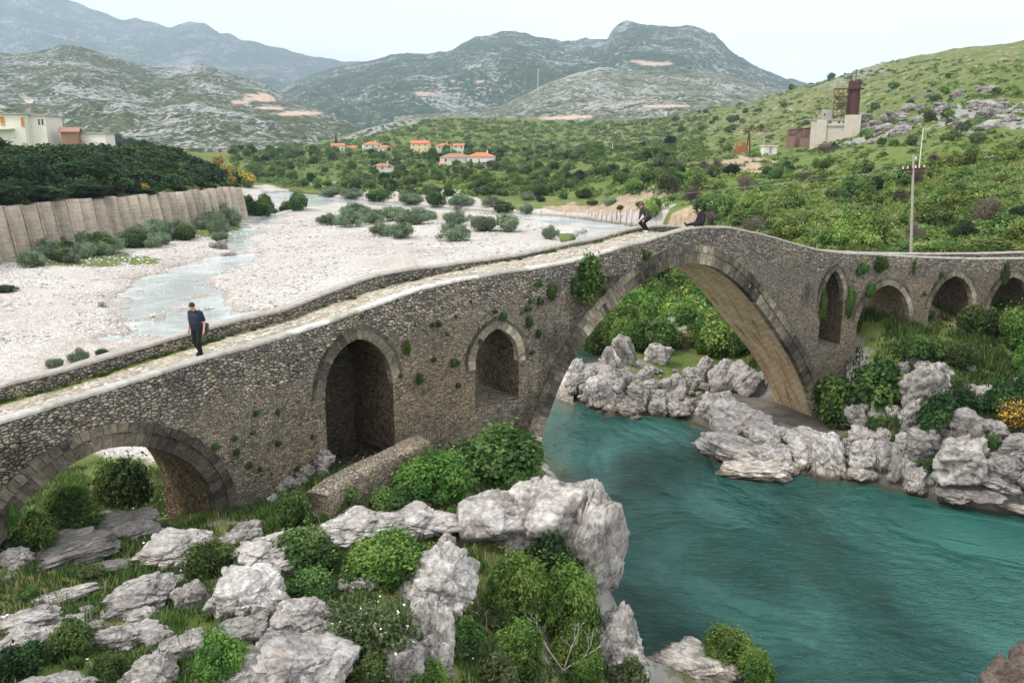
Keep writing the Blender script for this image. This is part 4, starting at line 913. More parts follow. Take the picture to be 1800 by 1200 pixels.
# ---------------------------------------------------------------- vegetation
def leaf_mat(name,dark,mid,light,trans=.3,hue=.0):
    t=NT(name);ti=t.attr('tint');ob=t.n('ShaderNodeObjectInfo');r=ob.outputs['Random']
    c=t.ramp(ti,[(0,dark),(.5,mid),(1,light)])
    hs=t.n('ShaderNodeHueSaturation');t.l(c,hs.inputs['Color']);t.l(t.math('ADD',t.math('MULTIPLY',r,.045+hue),.485-hue/2),hs.inputs['Hue'])
    t.l(t.math('ADD',t.math('MULTIPLY',r,.5),.72),hs.inputs['Value']);hs.inputs['Saturation'].default_value=.95
    c=hs.outputs[0];t.set(c,.62,None,.2)
    tr=t.n('ShaderNodeBsdfTranslucent');t.l(t.mix(1,c,(.95,1.2,.5),'MULTIPLY'),tr.inputs[0]);mx=t.n('ShaderNodeMixShader');mx.inputs[0].default_value=trans
    t.l(t.b.outputs[0],mx.inputs[1]);t.l(tr.outputs[0],mx.inputs[2]);t.l(mx.outputs[0],t.out.inputs[0]);return t.m
L_={'green':leaf_mat('green_leaves',(.022,.048,.010),(.058,.105,.022),(.14,.20,.045)),
 'bright':leaf_mat('bright_green_leaves',(.025,.065,.010),(.085,.165,.024),(.20,.29,.05)),
 'dark':leaf_mat('dark_green_leaves',(.010,.028,.008),(.024,.06,.016),(.065,.125,.028)),
 'willow':leaf_mat('grey_green_leaves',(.07,.10,.06),(.16,.205,.13),(.30,.35,.24)),
 'hgreen':leaf_mat('hillside_leaves',(.04,.075,.015),(.105,.17,.035),(.24,.31,.08)),'hbright':leaf_mat('hillside_light_leaves',(.06,.10,.018),(.17,.235,.04),(.33,.38,.09)),
 'brown':leaf_mat('dry_brown_twigs',(.05,.035,.03),(.11,.08,.065),(.19,.15,.115),.1),
 'olive':leaf_mat('olive_leaves',(.045,.06,.022),(.09,.12,.045),(.17,.20,.09)),
 'yellow':leaf_mat('yellow_flowers',(.55,.30,.01),(.78,.47,.015),(.9,.62,.05),.2),
 'white':leaf_mat('white_flowers',(.6,.6,.56),(.75,.75,.7),(.85,.85,.82),.2),
 'tan':leaf_mat('dry_grass',(.14,.12,.05),(.27,.23,.11),(.40,.34,.18),.2)}
M['bark']=plain('bark',(.12,.095,.07),.95,.4,6,.05)
def blobs(n,seed,w=1.,h=1.4,z0=.05,br=(.28,.5),flat=1.):
    r=np.random.default_rng(seed);B=[]
    while len(B)<n:
        p=r.uniform(-1,1,3);
        if (p**2).sum()>1:continue
        b=r.uniform(*br)*r.choice([.62,.85,1.,1.15]);x,y,z=p[0]*(w-b),p[1]*(w-b),z0+b*flat*.8+(p[2]*.5+.5)*(h-z0-b*1.6*flat)
        x*=1-.35*max(0,z/h-.5)*2;y*=1-.35*max(0,z/h-.5)*2
        B.append((x,y,z,b,b,b*flat))
    return np.array(B)
def leaves(B,n,size,aspect=.55,seed=0,up=.3,outw=.7,shell=.55,clump=.35,droop=0,jit=.45,tintz=0):
    r=np.random.default_rng(seed);w=B[:,3]*B[:,4];k=r.choice(len(B),n,p=w/w.sum());d=r.normal(size=(n,3));d/=np.linalg.norm(d,axis=1)[:,None]
    R=shell+(1-shell)*r.random(n)**.6;lump=1+.28*vnoise(d*2.6+k[:,None]*7.1,seed)
    c=B[k,:3]+d*B[k,3:6]*(R*lump)[:,None]
    c[:,2]=np.maximum(c[:,2],.01+.04*r.random(n))
    nrm=d*outw+np.array([0,0,up])+r.normal(size=(n,3))*jit;nrm/=np.linalg.norm(nrm,axis=1)[:,None]
    a=np.cross(nrm,r.normal(size=(n,3)));a[:,2]-=droop;a-=nrm*(a*nrm).sum(1)[:,None];a/=np.linalg.norm(a,axis=1)[:,None];b=np.cross(nrm,a)
    s=size*r.uniform(.6,1.35,n)[:,None];a=a*s;b=b*s*aspect
    V=np.stack([c-a,c-b*1.0-a*.1,c+a,c+b-a*.1],1).reshape(-1,3)
    bt=r.random(len(B))
    fly=r.random(n)<.15;V=V+np.repeat((d*(r.random(n)**1.5*.26*fly)[:,None]),4,0)*np.array([1,1,1.2])
    T=np.clip(.5+(bt[k]-.5)*clump*2+r.normal(size=n)*.17,0,1)
    return V,np.arange(n*4).reshape(n,4),np.repeat(T,4)
def lmesh(nm,V,Fc,T,mat):
    o=mk(nm,V,Fc,mat,None,{'tint':T});m=o.data;bpy.data.objects.remove(o);return m
def stems(seed,n,h,w,r0=.03,mat=None,br=2,nm='stem_mesh'):
    rg=random.Random(seed);m=MB()
    for i in range(n):
        a=rg.uniform(0,6.28);x=rg.uniform(.0,.12);p=Vector((math.cos(a)*x,math.sin(a)*x,-.08));l=h*rg.uniform(.6,1.);sp=w*rg.uniform(.2,.9)
        q=p+Vector((math.cos(a)*sp*.35,math.sin(a)*sp*.35,l*.5));e=p+Vector((math.cos(a+.3)*sp,math.sin(a+.3)*sp,l))
        m.bar(p,q,r0,5,r0*.7,False);m.bar(q,e,r0*.7,4,r0*.25,False)
        for j in range(br):
            f=q.lerp(e,rg.uniform(0,.8));g=f+Vector((rg.uniform(-1,1)*.3*w,rg.uniform(-1,1)*.3*w,rg.uniform(.05,.3)*h));m.bar(f,g,r0*.4,3,r0*.12,False)
    o=m.build(nm,mat or M['bark']);me=o.data;bpy.data.objects.remove(o);return me
PR={}
def proto(k,foliage,stem=None,flower=None):PR.setdefault(k,[]).append((foliage,stem,flower))
for i in range(3):
    proto('fine',lmesh('fine_foliage',*leaves(blobs(20,10+i,1,1.35,.0,(.24,.44)),13000,.050,.5,20+i,.45,.6,.45,.3),L_['bright']),stems(i,9,1.1,.7,.022))
    proto('green',lmesh('green_foliage',*leaves(blobs(18,30+i,1,1.3,.0,(.24,.42)),7000,.062,.5,40+i,.4,.6,.45,.35),L_['green']),stems(i+5,8,1.0,.7,.025))
    for hk,hm in(('hfine','hbright'),('hgreen','hgreen')):proto(hk,lmesh('hillside_foliage',*leaves(blobs(13,600+i,1,1.15,.0,(.2,.44)),4200,.075,.5,620+i,.45,.55,.4,.4),L_[hm]),None)
    proto('dark',lmesh('dark_foliage',*leaves(blobs(16,50+i,1,1.3,.0,(.26,.45)),6500,.070,.5,60+i,.4,.6,.5,.35),L_['dark']),stems(i+9,8,1.0,.7,.025))
    proto('willow',lmesh('willow_foliage',*leaves(blobs(15,70+i,1,1.25,.0,(.24,.42)),6500,.075,.22,80+i,.2,.5,.35,.3,-.8),L_['willow']),stems(i+19,8,1.,.7,.02))
    proto('olive',lmesh('scrub_foliage',*leaves(blobs(14,170+i,1,1.2,.0,(.22,.42)),3200,.085,.5,180+i,.3,.5,.4,.4),L_['olive']),None)
    proto('brown',lmesh('twiggy_foliage',*leaves(blobs(14,90+i,1,1.3,.0,(.22,.42)),3600,.07,.16,100+i,.1,.3,.2,.4,-1.),L_['brown']),stems(i+29,26,1.35,1.,.018,br=5))
    Bb=blobs(16,110+i,1,1.35,.0,(.22,.4));Bt=Bb.copy();Bt=Bt[Bt[:,2]>.45]
    proto('broom',lmesh('broom_foliage',*leaves(Bb,4200,.06,.3,120+i,.3,.5,.4,.35,-.6),L_['olive']),stems(i+39,10,1.1,.8,.02),lmesh('broom_flowers',*leaves(Bt,1500,.042,.8,130+i,.5,.7,.8,.3),L_['yellow']))
    proto('daisy',lmesh('mixed_foliage',*leaves(blobs(18,140+i,1,1.1,.0,(.24,.42)),7500,.045,.5,150+i,.3,.5,.4,.4),L_['olive']),stems(i+49,10,.9,.8,.018),lmesh('small_white_flowers',*leaves(blobs(18,140+i,1,1.1,.0,(.24,.42)),130,.03,.9,160+i,.8,.8,.95,.3),L_['white']))
    # tree: trunk and crown
    h=2.2;rg=random.Random(i)
    tb=MB();tb.bar((0,0,-.15),(0.05,.02,.7),.085,7,.06);
    Bc=blobs(17,200+i,1,2.2,.55,(.28,.5))
    for b in Bc[:9]:tb.bar((.05,.02,.62),tuple(b[:3]),.035,5,.012,False)
    o=tb.build('trunk_mesh',M['bark']);tm=o.data;bpy.data.objects.remove(o)
    V,Fc,T=leaves(Bc,5200,.075,.55,210+i,.4,.6,.5,.4)
    for kk in('green','dark','bright','olive','hgreen'):proto('tree_'+kk,lmesh('crown_mesh',V,Fc,T,L_[kk]),tm)
    # flat layered boughs (locust like)
    tb=MB();tb.bar((0,0,-.2),(.05,0,1.3),.07,7,.05);Bc=blobs(24,300+i,1.1,2.3,.35,(.34,.55),.32)
    for b in Bc[:12]:tb.bar((.03,0,.3+.5*b[2]),tuple(b[:3]),.03,4,.01,False)
    o=tb.build('trunk_mesh',M['bark']);tm=o.data;bpy.data.objects.remove(o)
    proto('layered',lmesh('crown_mesh',*leaves(Bc,9000,.06,.5,310+i,1.0,.25,.5,.45,0,.3),L_['dark']),tm)
# large leaved fig: leaves in rosettes
for i in range(2):
    proto('fig',lmesh('fig_foliage',*leaves(blobs(26,400+i,1,1.35,.0,(.2,.36)),4200,.085,.62,410+i,.7,.55,.6,.35),L_['green']),stems(i+59,10,1.1,.8,.03))
    proto('ivy',lmesh('ivy_foliage',*leaves(np.array([(x,y*.25,z,.34,.16,.34) for x,y,z,*_ in blobs(16,420+i,.95,1.6,.1,(.2,.3))]),3200,.085,.7,430+i,.1,.8,.6,.4),L_['green']),None)
    proto('poplar',lmesh('crown_mesh',*leaves(np.array([(0.05*math.sin(z*9),0,.4+z*3.2,.5*(1-z)**.6+.1,.5*(1-z)**.6+.1,.4) for z in np.linspace(0,1,12)]),2200,.1,.5,440+i,.2,.7,.6,.3),L_['dark']),stems(3,2,1.2,.05,.06))
    B=np.array([(0.7*math.cos(a)*q,.7*math.sin(a)*q,.12,.3,.3,.12) for a in np.linspace(0,6.2,9) for q in(.3,1)])
def tuft(seed,n=260,hh=1.,mat='green'):
    r=np.random.default_rng(seed);a=r.uniform(0,6.28,n);q=r.random(n)**.6*.75;x,y=np.cos(a)*q,np.sin(a)*q;l=r.uniform(.5,1.,n)*hh*(1-.35*q);b=r.uniform(0,6.28,n);le=r.uniform(.15,.55,n)
    c=np.stack([x,y,0*x],-1);d=np.stack([np.cos(b),np.sin(b),0*b],-1);w=np.stack([-np.sin(b),np.cos(b),0*b],-1)*.022
    m=c+d*(le*.35)[:,None];m[:,2]=l*.62;t=c+d*le[:,None];t[:,2]=l
    V=np.stack([c-w,c+w,m+w*.8,m-w*.8,t],1).reshape(-1,3);i=np.arange(n)*5
    Fc=[tuple(f) for k in i for f in((k,k+1,k+2,k+3),(k+3,k+2,k+4))]
    o=mk('grass_tuft_mesh',V,Fc,L_[mat],None,{'tint':np.repeat(np.clip(.5+r.normal(size=n)*.25,0,1),5)});me=o.data;bpy.data.objects.remove(o);return me
for i in range(3):proto('tuft',tuft(500+i),None);proto('drytuft',tuft(510+i,160,.9,'tan'),None)
CAT={'tuft':('grass_tuft','grass tuft'),'drytuft':('grass_tuft','grass tuft'),'ivy':('ivy_plant','ivy'),'poplar':('poplar_tree','tree'),'layered':('locust_tree','tree'),'broom':('broom_bush','bush'),'fig':('fig_bush','bush'),'willow':('willow_shrub','shrub'),'brown':('dry_shrub','shrub'),'hfine':('hillside_bush','bush'),'hgreen':('hillside_shrub','shrub'),'fine':('bright_bush','bush'),'dark':('dark_bush','bush'),'daisy':('flowering_bush','bush'),'olive':('scrub_bush','bush')}
vr=random.Random(11)
def plant(kind,loc,w,h,label,group=None,parts=True,rz=None,d=None):
    """w: half width, h: height"""
    fo,st,fl=vr.choice(PR[kind]);zn={'tree_':2.25,'layer':2.35,'poplar':3.9,'tuft':1.,'drytu':1.,'ivy':1.75}.get(kind[:5] if kind not in('poplar','tuft','ivy') else kind,1.3)
    nm,cat=CAT.get(kind,('leafy_tree','tree') if kind.startswith('tree_') else ('green_bush','bush'));sc=(w,d or w*vr.uniform(.85,1.1),h/zn);rz=vr.uniform(0,6.28) if rz is None else rz
    if parts and (st or fl):
        r=empty(nm,tuple(loc),rz)
        r.scale=sc;fn='crown' if st and (kind.startswith('tree_') or kind in('layered','poplar')) else 'foliage'
        o=bpy.data.objects.new(fn,fo);C.objects.link(o);o.parent=r
        if st:o=bpy.data.objects.new('trunk' if fn=='crown' else 'stem',st);C.objects.link(o);o.parent=r
        if fl:o=bpy.data.objects.new('flowers',fl);C.objects.link(o);o.parent=r
    else:
        r=bpy.data.objects.new(nm,fo);C.objects.link(r);r.location=tuple(loc);r.rotation_euler=(0,0,rz);r.scale=sc
    return meta(r,label,cat,group)
def plant_px(kind,u0,v0,u1,v1,label,group=None,ymin=8,parts=True,sink=.08,hm=1.,base=None):
    uc=(u0+u1)/2;p=hit(uc,v1-(v1-v0)*.14,0,ymin) if base is None else base;dist=p[1]*_c-(p[2]-CH)*_s;w=(u1-u0)/2/F*dist;e=math.atan2(CH-p[2],p[1])
    h=((v1-v0)/F*dist-w*.5*math.sin(e))/math.cos(e)*hm;h=min(max(h,.3*w),1.7*w) if kind not in('tuft','drytuft','willow') else max(h,.3*w)
    return plant(kind,(p[0],p[1],p[2]-h*sink),w*1.05,h*1.05,label,group,parts)
FG=[('fine',838,960,965,1100,'bright green bush right of the white pitted rock, upper left of its clump'),('fine',925,985,1060,1125,'bright green bush at the foot of the overhanging cliff rock'),('fine',855,1065,970,1200,'bright green bush at the bottom, above the bare twigs'),('fine',955,1055,1065,1190,'bright green bush beside the bare rock slope at the water'),
('dark',915,915,1030,1045,'dark glossy bush growing on the river cliff'),('green',780,1050,860,1160,'leafy bush right of the narrow pale rock foot'),('daisy',560,1030,740,1165,'brownish green bush dotted with white flowers in the foreground middle'),
('green',795,745,965,850,'large leafy bush at the left foot of the main arch'),('fine',690,800,840,890,'fine leaved light green bush on the slope above the pale ledge'),('green',635,850,730,912,'small dark green bush left of the fine leaved bush'),
('green',485,865,565,935,'small round bush left of the pale outcrop'),('green',560,845,650,905,'spreading low bush in front of the curved wall'),('green',475,925,610,1005,'low green bush behind the small pale rock'),('fine',595,935,770,1035,'wide low green bush in front of the pale ledge'),
('green',495,1000,605,1060,'low bush beside the craggy boulder'),('fine',335,1110,445,1215,'leafy green bush at the bottom edge left of the domed boulder'),('green',325,950,430,1015,'thick grass clump between the cracked boulder and the outcrop'),
('green',165,1130,240,1210,'small grassy bush at the bottom left'),('dark',-20,1125,85,1200,'dark small bush at the lower left corner'),('green',70,1090,175,1165,'low bush behind the grey rock at the lower left'),
('fine',985,1130,1070,1210,'thin leaved bush at the bottom edge below the bare rock slope'),('olive',1060,1150,1140,1215,'sparse olive bush at the bottom edge right of the twigs'),('fine',1215,1105,1335,1180,'sprawling green shrub in front of the white river boulder'),('fine',1290,1150,1370,1215,'green shrub at the right foot of the white river boulder'),
('green',20,860,110,985,'leafy bush just inside the left arch at its left side'),('fine',80,830,180,950,'bright bush seen in the middle of the left arch'),('green',170,800,285,905,'tall leafy bush behind the left arch on its right'),('green',100,880,200,955,'low bush at the bottom of the left arch opening'),
('green',575,700,650,800,'grassy bush inside the second opening at its left'),('tuft',640,735,700,790,'grass growing inside the second opening'),('green',745,725,805,775,'dark bush at the base of the wall between the two openings'),
('green',870,830,940,880,'trailing plant on top of the river cliff'),('fine',880,870,925,915,'small plant in a hollow of the river cliff'),('fine',775,870,815,935,'tuft of bright leaves in the gap of the pale ledge'),('tuft',735,780,800,830,'bright grass beside the end of the curved wall'),
('green',590,1150,700,1215,'grassy bush at the bottom edge right of the domed boulder'),('fine',700,1165,790,1220,'light green bush at the bottom edge under the grey rocks'),('fine',905,1010,1000,1110,'bright green bush in the middle of the clump below the cliff rock'),('green',880,1130,960,1210,'dense bush at the bottom of the clump, beside the bare twigs'),('fine',985,1100,1060,1160,'small bright bush between the clump and the bare rock slope'),('green',850,1040,915,1110,'green bush beside the hollow right of the white pitted rock'),('olive',830,1150,920,1215,'dark olive bush at the bottom edge under the bright bushes')]
for k,a,b,c,d,l in FG:plant_px(k,a,b,c,d,l)
# bare twigs
def twigs():
    p=hit(990,1190);m=MB();rg=random.Random(8)
    def br(a,d,L,r,n):
        b=a+d*L;m.bar(a,b,r,5,r*.65,False)
        if n:
            for i in range(rg.choice((2,3))):br(a+d*L*rg.uniform(.5,1),(d+Vector((rg.uniform(-.7,.7),rg.uniform(-.5,.5),rg.uniform(-.1,.4)))).normalized(),L*rg.uniform(.5,.8),r*.6,n-1)
    for d in((.3,.0,1),(-.5,.1,.7),(.8,0,.6)):br(Vector((0,0,0)),Vector(d).normalized(),.75,.022,4)
    meta(m.build('bare_branch',plain('bleached_wood',(.36,.33,.29),.9),loc=tuple(p+np.array([0,0,.2]))),'bleached bare branching twigs at the bottom edge below the bright bushes','branch')
twigs()
# plants rooted in the bridge masonry
def wallplant(kind,u,v,w,h,label,off=-.12,group=None,parts=False,d=None):
    s,z=face_at(u,v+h,off);x,y=bxy(s,off);dist=y*_c-(z-CH)*_s;tx=np.interp(s,_ss,_t[:,0]);ty=np.interp(s,_ss,_t[:,1])
    plant(kind,(x,y,z),w/F*dist,2*h/F*dist,label,group,parts,rz=math.atan2(ty,tx),d=d)
for a in[('ivy',1036,490,40,42,'large dark ivy mass hanging on the bridge wall left of the main arch'),('ivy',972,512,12,18,'narrow ivy clump left of the large ivy mass'),('green',1136,449,9,9,'small tuft in the wall above the left side of the main arch'),
('green',885,556,9,9,'small green tuft at the top of the pointed opening arch'),('green',931,566,8,12,'leafy tuft to the upper right of the pointed opening'),('green',947,586,7,9,'small tuft right of the pointed opening'),('green',950,530,7,9,'small tuft below the narrow ivy clump'),
('green',738,665,10,12,'round dark tuft on the wall right of the second opening'),('green',799,638,10,9,'dark tuft on the wall left of the pointed opening'),('green',806,678,6,6,'tiny tuft low on the wall left of the pointed opening'),('fine',716,612,7,14,'light green plant on the wall beside the second opening ring'),
('green',705,660,5,5,'tiny tuft at the right edge of the second opening ring'),('green',928,543,8,6,'small tuft above the pointed opening'),('bright' if 0 else 'fine',948,498,7,7,'yellow green tuft on the wall left of the ivy'),
('green',1547,464,17,16,'round bush growing from the parapet above the second right arch'),('green',1515,472,14,14,'grey green bush left of the round bush on the right parapet'),('fine',1445,535,9,26,'bright yellow green ivy strip left of the narrow pointed arch'),
('ivy',1494,530,11,32,'ivy trailing down right of the narrow pointed arch'),('ivy',1607,470,4,16,'thin ivy strand on the right wall below the parapet'),('ivy',1530,510,11,16,'faint ivy between the pointed arch and the second right arch'),('ivy',1767,480,10,20,'ivy patch left of the last visible right arch'),('green',1655,483,5,7,'little tuft on the wall left of the third right arch'),
('green',1062,512,5,6,'little tuft below the big ivy mass'),('green',845,600,4,6,'little fern on the rim of the pointed opening'),('green',25,905,14,22,'fern hanging on the ring of the left arch at the picture edge'),('green',380,785,8,8,'tuft on the outer ring of the left arch')]:
    wallplant(*a)
for k in range(70):
    s=vr.choice([vr.uniform(6.5,20),vr.uniform(42,56)]);z=deckz(s)-vr.uniform(.4,4.6)
    if any(sdf(P,np.array([s]),np.array([z]))[0]<.35 for n_,P,_,_ in ARCH):continue
    x,y=bxy(s,-.05);q=vr.uniform(.05,.16);plant('green',(x,y,z),q,q*1.6,'tiny green weed rooted in the bridge wall joints','weeds in the bridge wall joints',False).name='wall_weed'
# grass on the walkway edge
for k in range(80):
    s=vr.uniform(-4,9) if k<55 else vr.uniform(9,30);x,y=bxy(s,BW-.48-abs(vr.gauss(0,.12)));q=vr.uniform(.05,.13);plant('tuft',(x,y,deckz(s)),q*1.3,q*1.2,'short grass tuft along the far side of the bridge walkway','grass tufts along the bridge walkway',False)
FG2=[('green',578,738,640,806,'dark bush in the mouth of the second opening at its left'),('fine',630,748,695,800,'green bush in the mouth of the second opening at its right')]
for k,a,b,c,d,l in FG2:plant_px(k,a,b,c,d,l)
RB_=[('fig',1425,622,1520,755,'large leaved green bush hugging the main arch foot'),('fig',1490,630,1595,735,'large leaved green bush between the arch foot and the rock pillar'),('fig',1440,690,1510,760,'lower large leaved bush at the base of the arch foot'),('dark',1600,695,1705,775,'dark green bush right of the rock pillar'),('dark',1650,665,1715,740,'dark bush behind the one right of the rock pillar'),
('green',1655,618,1692,700,'upright leafy shrub on the bank edge'),('dark',1715,660,1790,745,'dark bush behind the yellow broom'),('broom',1745,690,1815,765,'broom bush with yellow flowers at the right edge above the rocks'),('dark',1780,640,1850,720,'dark bush at the right edge behind the broom'),
('green',1560,750,1590,790,'small plants between the right bank rocks'),('green',1600,800,1650,835,'small plant under the tilted dark block'),('green',1725,760,1760,795,'green plant between ledges at the right'),('green',1520,730,1565,765,'small bush above the grey cracked boulder'),
('green',1675,535,1760,600,'lush bush in front of the third right arch pier'),('fine',1745,545,1830,625,'lush bright bush under the last visible right arch'),('green',1640,600,1720,650,'low rounded bush on the grassy right bank'),('green',1580,590,1660,640,'low green growth in front of the second right arch'),('fine',1770,600,1850,670,'bush in the right bank grass at the edge'),
('dark',1465,570,1495,612,'dark plant growing inside the narrow pointed arch')]
for k,a,b,c,d,l in RB_:plant_px(k,a,b,c,d,l,ymin=33)

SM=random.Random(44)
for k in range(95):
    u=SM.uniform(-10,1090);v=SM.uniform(885,1195)
    if u>830 and v<1000 or (u>1000 and v<1150):continue
    w=SM.uniform(9,26);kd=SM.choice(['fine','green','green','olive','tuft','tuft','drytuft'])
    plant_px(kd,u-w,v-w*1.1,u+w,v+3,'low '+{'fine':'bright green','green':'green','olive':'olive green','tuft':'grassy','drytuft':'straw coloured'}[kd]+' growth between the foreground rocks','low growth between the foreground rocks',parts=False)
# bushes seen through the main arch
vr=random.Random(21)
for i in range(105):
    u=vr.uniform(1030,1350);v=vr.uniform(480,632);
    if v>640-(1340-u)*0 and u<1060:continue
    w=vr.uniform(20,46);k=vr.choice(['fine','hfine','green','hgreen','hfine','broom' if i%9==0 else 'fine'])
    plant_px(k,u-w,v-w*1.5,u+w,v+4,'leafy bush on the green slope seen through the main arch','bushes on the slope seen through the main arch',ymin=50,parts=False)
# willows of the gravel bar
GB=[(560,380,600,400),(590,372,640,404),(625,368,680,396),(670,365,725,392),(700,370,760,398),(650,396,690,420),(685,396,735,423),(764,398,827,427),(780,375,830,400),(825,380,880,410),(860,380,912,412),(955,402,981,424),(700,380,740,398),(600,362,650,385),(640,378,672,398),(740,372,770,388)]
for i,(a,b,c,d) in enumerate(GB):
    l={7:'single round grey green willow shrub in front of the others on the gravel bar',11:'lone small pale willow shrub nearest the bridge on the gravel bar'}.get(i,'grey green willow shrub in the thicket on the gravel bar')
    plant_px('willow',a-5,b-5,c+5,d,l,None if i in(7,11) else 'willow shrubs on the gravel bar',ymin=60,parts=i in(7,11))
for(a,b,c,d) in [(750,345,790,366),(790,348,835,368),(870,360,905,378),(912,364,935,379),(600,338,640,350),(640,340,690,356),(700,346,750,362),(560,335,600,346),(845,350,880,366)]:
    plant_px(vr.choice(['willow','green']),a-4,b-6,c+4,d,'shrub on the far stony bank of the upper river','shrubs on the far stony bank',ymin=150,parts=False)
# shrubs at the foot of the retaining wall
for i in range(46):
    u=vr.uniform(30,405);v=np.interp(u,[0,140,300,440],[465,452,415,388])+vr.uniform(-12,14)-(8 if u>330 else 0);w=vr.uniform(14,30)
    plant_px(vr.choice(['willow','willow','green']),u-w,v-w*1.35,u+w,v+2,'grey green shrub growing at the foot of the ribbed retaining wall','shrubs at the foot of the retaining wall',ymin=60,parts=False)
for a in[('willow',40,440,78,467,'round grey shrub alone on the gravel in front of the grass patch'),('willow',76,625,115,650,'spiky shrub rising behind the bridge parapet at the far left'),('willow',118,612,160,640,'second spiky shrub behind the bridge parapet at the left'),('green',168,612,195,628,'little shrub behind the bridge parapet, third from the left'),
 ('green',-5,500,35,515,'low green plant on the gravel at the left edge'),('willow',365,385,408,420,'dark shrub at the left bank of the stream'),('willow',368,405,404,428,'shrub hanging over the left stream bank')]:
    plant_px(a[0],*a[1:5],a[5],ymin=38)
# dark trees on the terrace above the retaining wall
n=0
for row,(off,cnt) in enumerate([(2.6,24),(7,22),(12,20),(17,18),(22,16)]):
    for i in range(cnt):
        yy=64+(i+vr.random()*.8)*(186-64)/cnt;q=np.array(WALLN);x=np.interp(yy,q[:,1],q[:,0])-off-vr.uniform(-.8,1.2);y=yy+off*.05
        h=vr.uniform(4.6,6.2)-2.4*float(sstep(118,160,yy))-(2. if row==0 else 0);w=vr.uniform(3.4,4.8)*(.75 if yy>150 else 1)
        kk=vr.choice(['layered','dark','dark','layered']) if yy<155 else vr.choice(['dark','green','olive'])
        plant(kk,(x,y,float(gfast(x,y))-1.2 if kk=='layered' else float(gfast(x,y))-.4),w,h if kk=='layered' else h*.85,'dark leafy tree among the trees above the retaining wall','dark trees above the retaining wall',parts=kk=='layered');n+=1
for i in range(12):
    yy=vr.uniform(62,150);x=np.interp(yy,np.array(WALLN)[:,1],np.array(WALLN)[:,0])-vr.uniform(1.2,3);plant('green',(x,yy,float(gfast(x,yy))-.2),vr.uniform(1.2,2.2),vr.uniform(1.5,3),'bush spilling over the top of the retaining wall','bushes along the retaining wall top',False)
for a in[(375,268,395,300),(385,288,410,318),(392,312,415,336),(415,305,448,334),(378,276,392,290),(205,322,215,345),(245,328,262,345)]:
    plant_px('broom',a[0]-3,a[1]-3,a[2]+3,a[3],'yellow flowering broom at the '+('far end of the retaining wall' if a[0]>300 else 'edge of the dark trees'),'yellow brooms above the retaining wall',ymin=120,base=None)
for i in range(9):
    x,y=-55+vr.uniform(-8,8),193+vr.uniform(0,22);plant('green',(x-4,y,float(gfast(x-4,y))-.2),vr.uniform(2.,3.4),vr.uniform(3,5),'green bush round the far end of the retaining wall','bushes at the far end of the retaining wall',False)
# ---- hills: individual trees and shrubs, then one mass of scrub
def scatter(n,u0,u1,v0,v1,seed):
    r=np.random.default_rng(seed);out=[]
    while len(out)<n:
        u=r.uniform(u0,u1,400);Y=np.exp(r.uniform(math.log(72),math.log(880),400));X=(u-900)/F*Y*1.03
        z=gfast(X,Y);zc=Y*_c-(z-CH)*_s;v=600+F*(-Y*_s-(z-CH)*_c)/zc;u=900+F*X/zc
        ok=(v>v0)&(v<v1)&(gfast(X,Y,'gr')<.3)&(gfast(X,Y,'riv')>3)&(z>1.2)&(sdf(PLAT,X,Y)>4)
        for a in np.where(ok)[0]:out.append((X[a],Y[a],z[a],u[a],v[a]))
    return out[:n]
def mix(u,v,Y):
    """kind and size for a spot"""
    q=vr.random()
    if v<262 and u>1180:      # grassy upper hill
        return ('tree_hgreen' if q<.2 else 'hgreen' if q<.7 else 'olive'),vr.uniform(1.0,2.6)*(.7+Y/700),.75
    if u>1180:
        k='hfine' if q<.42 else 'hgreen' if q<.66 else 'dark' if q<.78 else 'brown' if q<.93 else 'olive'
        return k,vr.uniform(.9,2.5)*(.7+Y/400),vr.uniform(.5,.85)
    if v<256:return ('olive' if q<.55 else 'hgreen'),vr.uniform(2.5,4.5),.7
    return ('tree_hgreen' if q<.35 else 'tree_dark' if q<.5 else 'hgreen' if q<.75 else 'tree_olive' if q<.9 else 'fine'),vr.uniform(1.8,3.6)*(.55+Y/800),vr.uniform(.55,.85)
CNT={'a':0}
def zone_lab(u,v,k):
    col={'hfine':'bright green','hgreen':'mid green','tree_hgreen':'round green','fine':'bright green','green':'mid green','dark':'dark green','brown':'leafless brown','olive':'olive green','tree_green':'round green','tree_dark':'dark green','tree_olive':'greyish olive','broom':'yellow flowering'}[k]
    t='tree' if k.startswith('tree') else 'bush'
    if u>1180 and v<262:g='on the upper right hill around the ruined tower'
    elif u>1180:g='on the slope behind the right half of the bridge'
    elif v<256:g='on the low hill behind the village'
    else:g='on the valley floor beyond the river'
    return f'{col} {t} {g}',f'{t}es {g}'.replace('treees','trees').replace('bushes','bushes')
seen={}
for X,Y,z,u,v in scatter(230,1150,1900,140,460,1)+scatter(420,430,1200,264,345,2):
    if 1225<u<1340 and 268<v<295 or (1440<u<1520 and 225<v<262) or (1340<u<1420 and 262<v<290):continue
    k,w,a=mix(u,v,Y);l,g=zone_lab(u,v,k);seen[g]=seen.get(g,0)+1
    if seen[g]>295:continue
    plant(k,(X,Y,z-.15*w),w,w*2*a*(1.25 if k.startswith('tree') else 1),l,g,parts=k.startswith('tree') and Y<260)
for i in range(26):
    u=vr.uniform(830,1010);v=vr.uniform(320,336);plant_px('broom',u-8,v-10,u+8,v+2,'yellow flowering broom in the band beyond the far river bank','yellow brooms beyond the far river bank',ymin=200,parts=False)
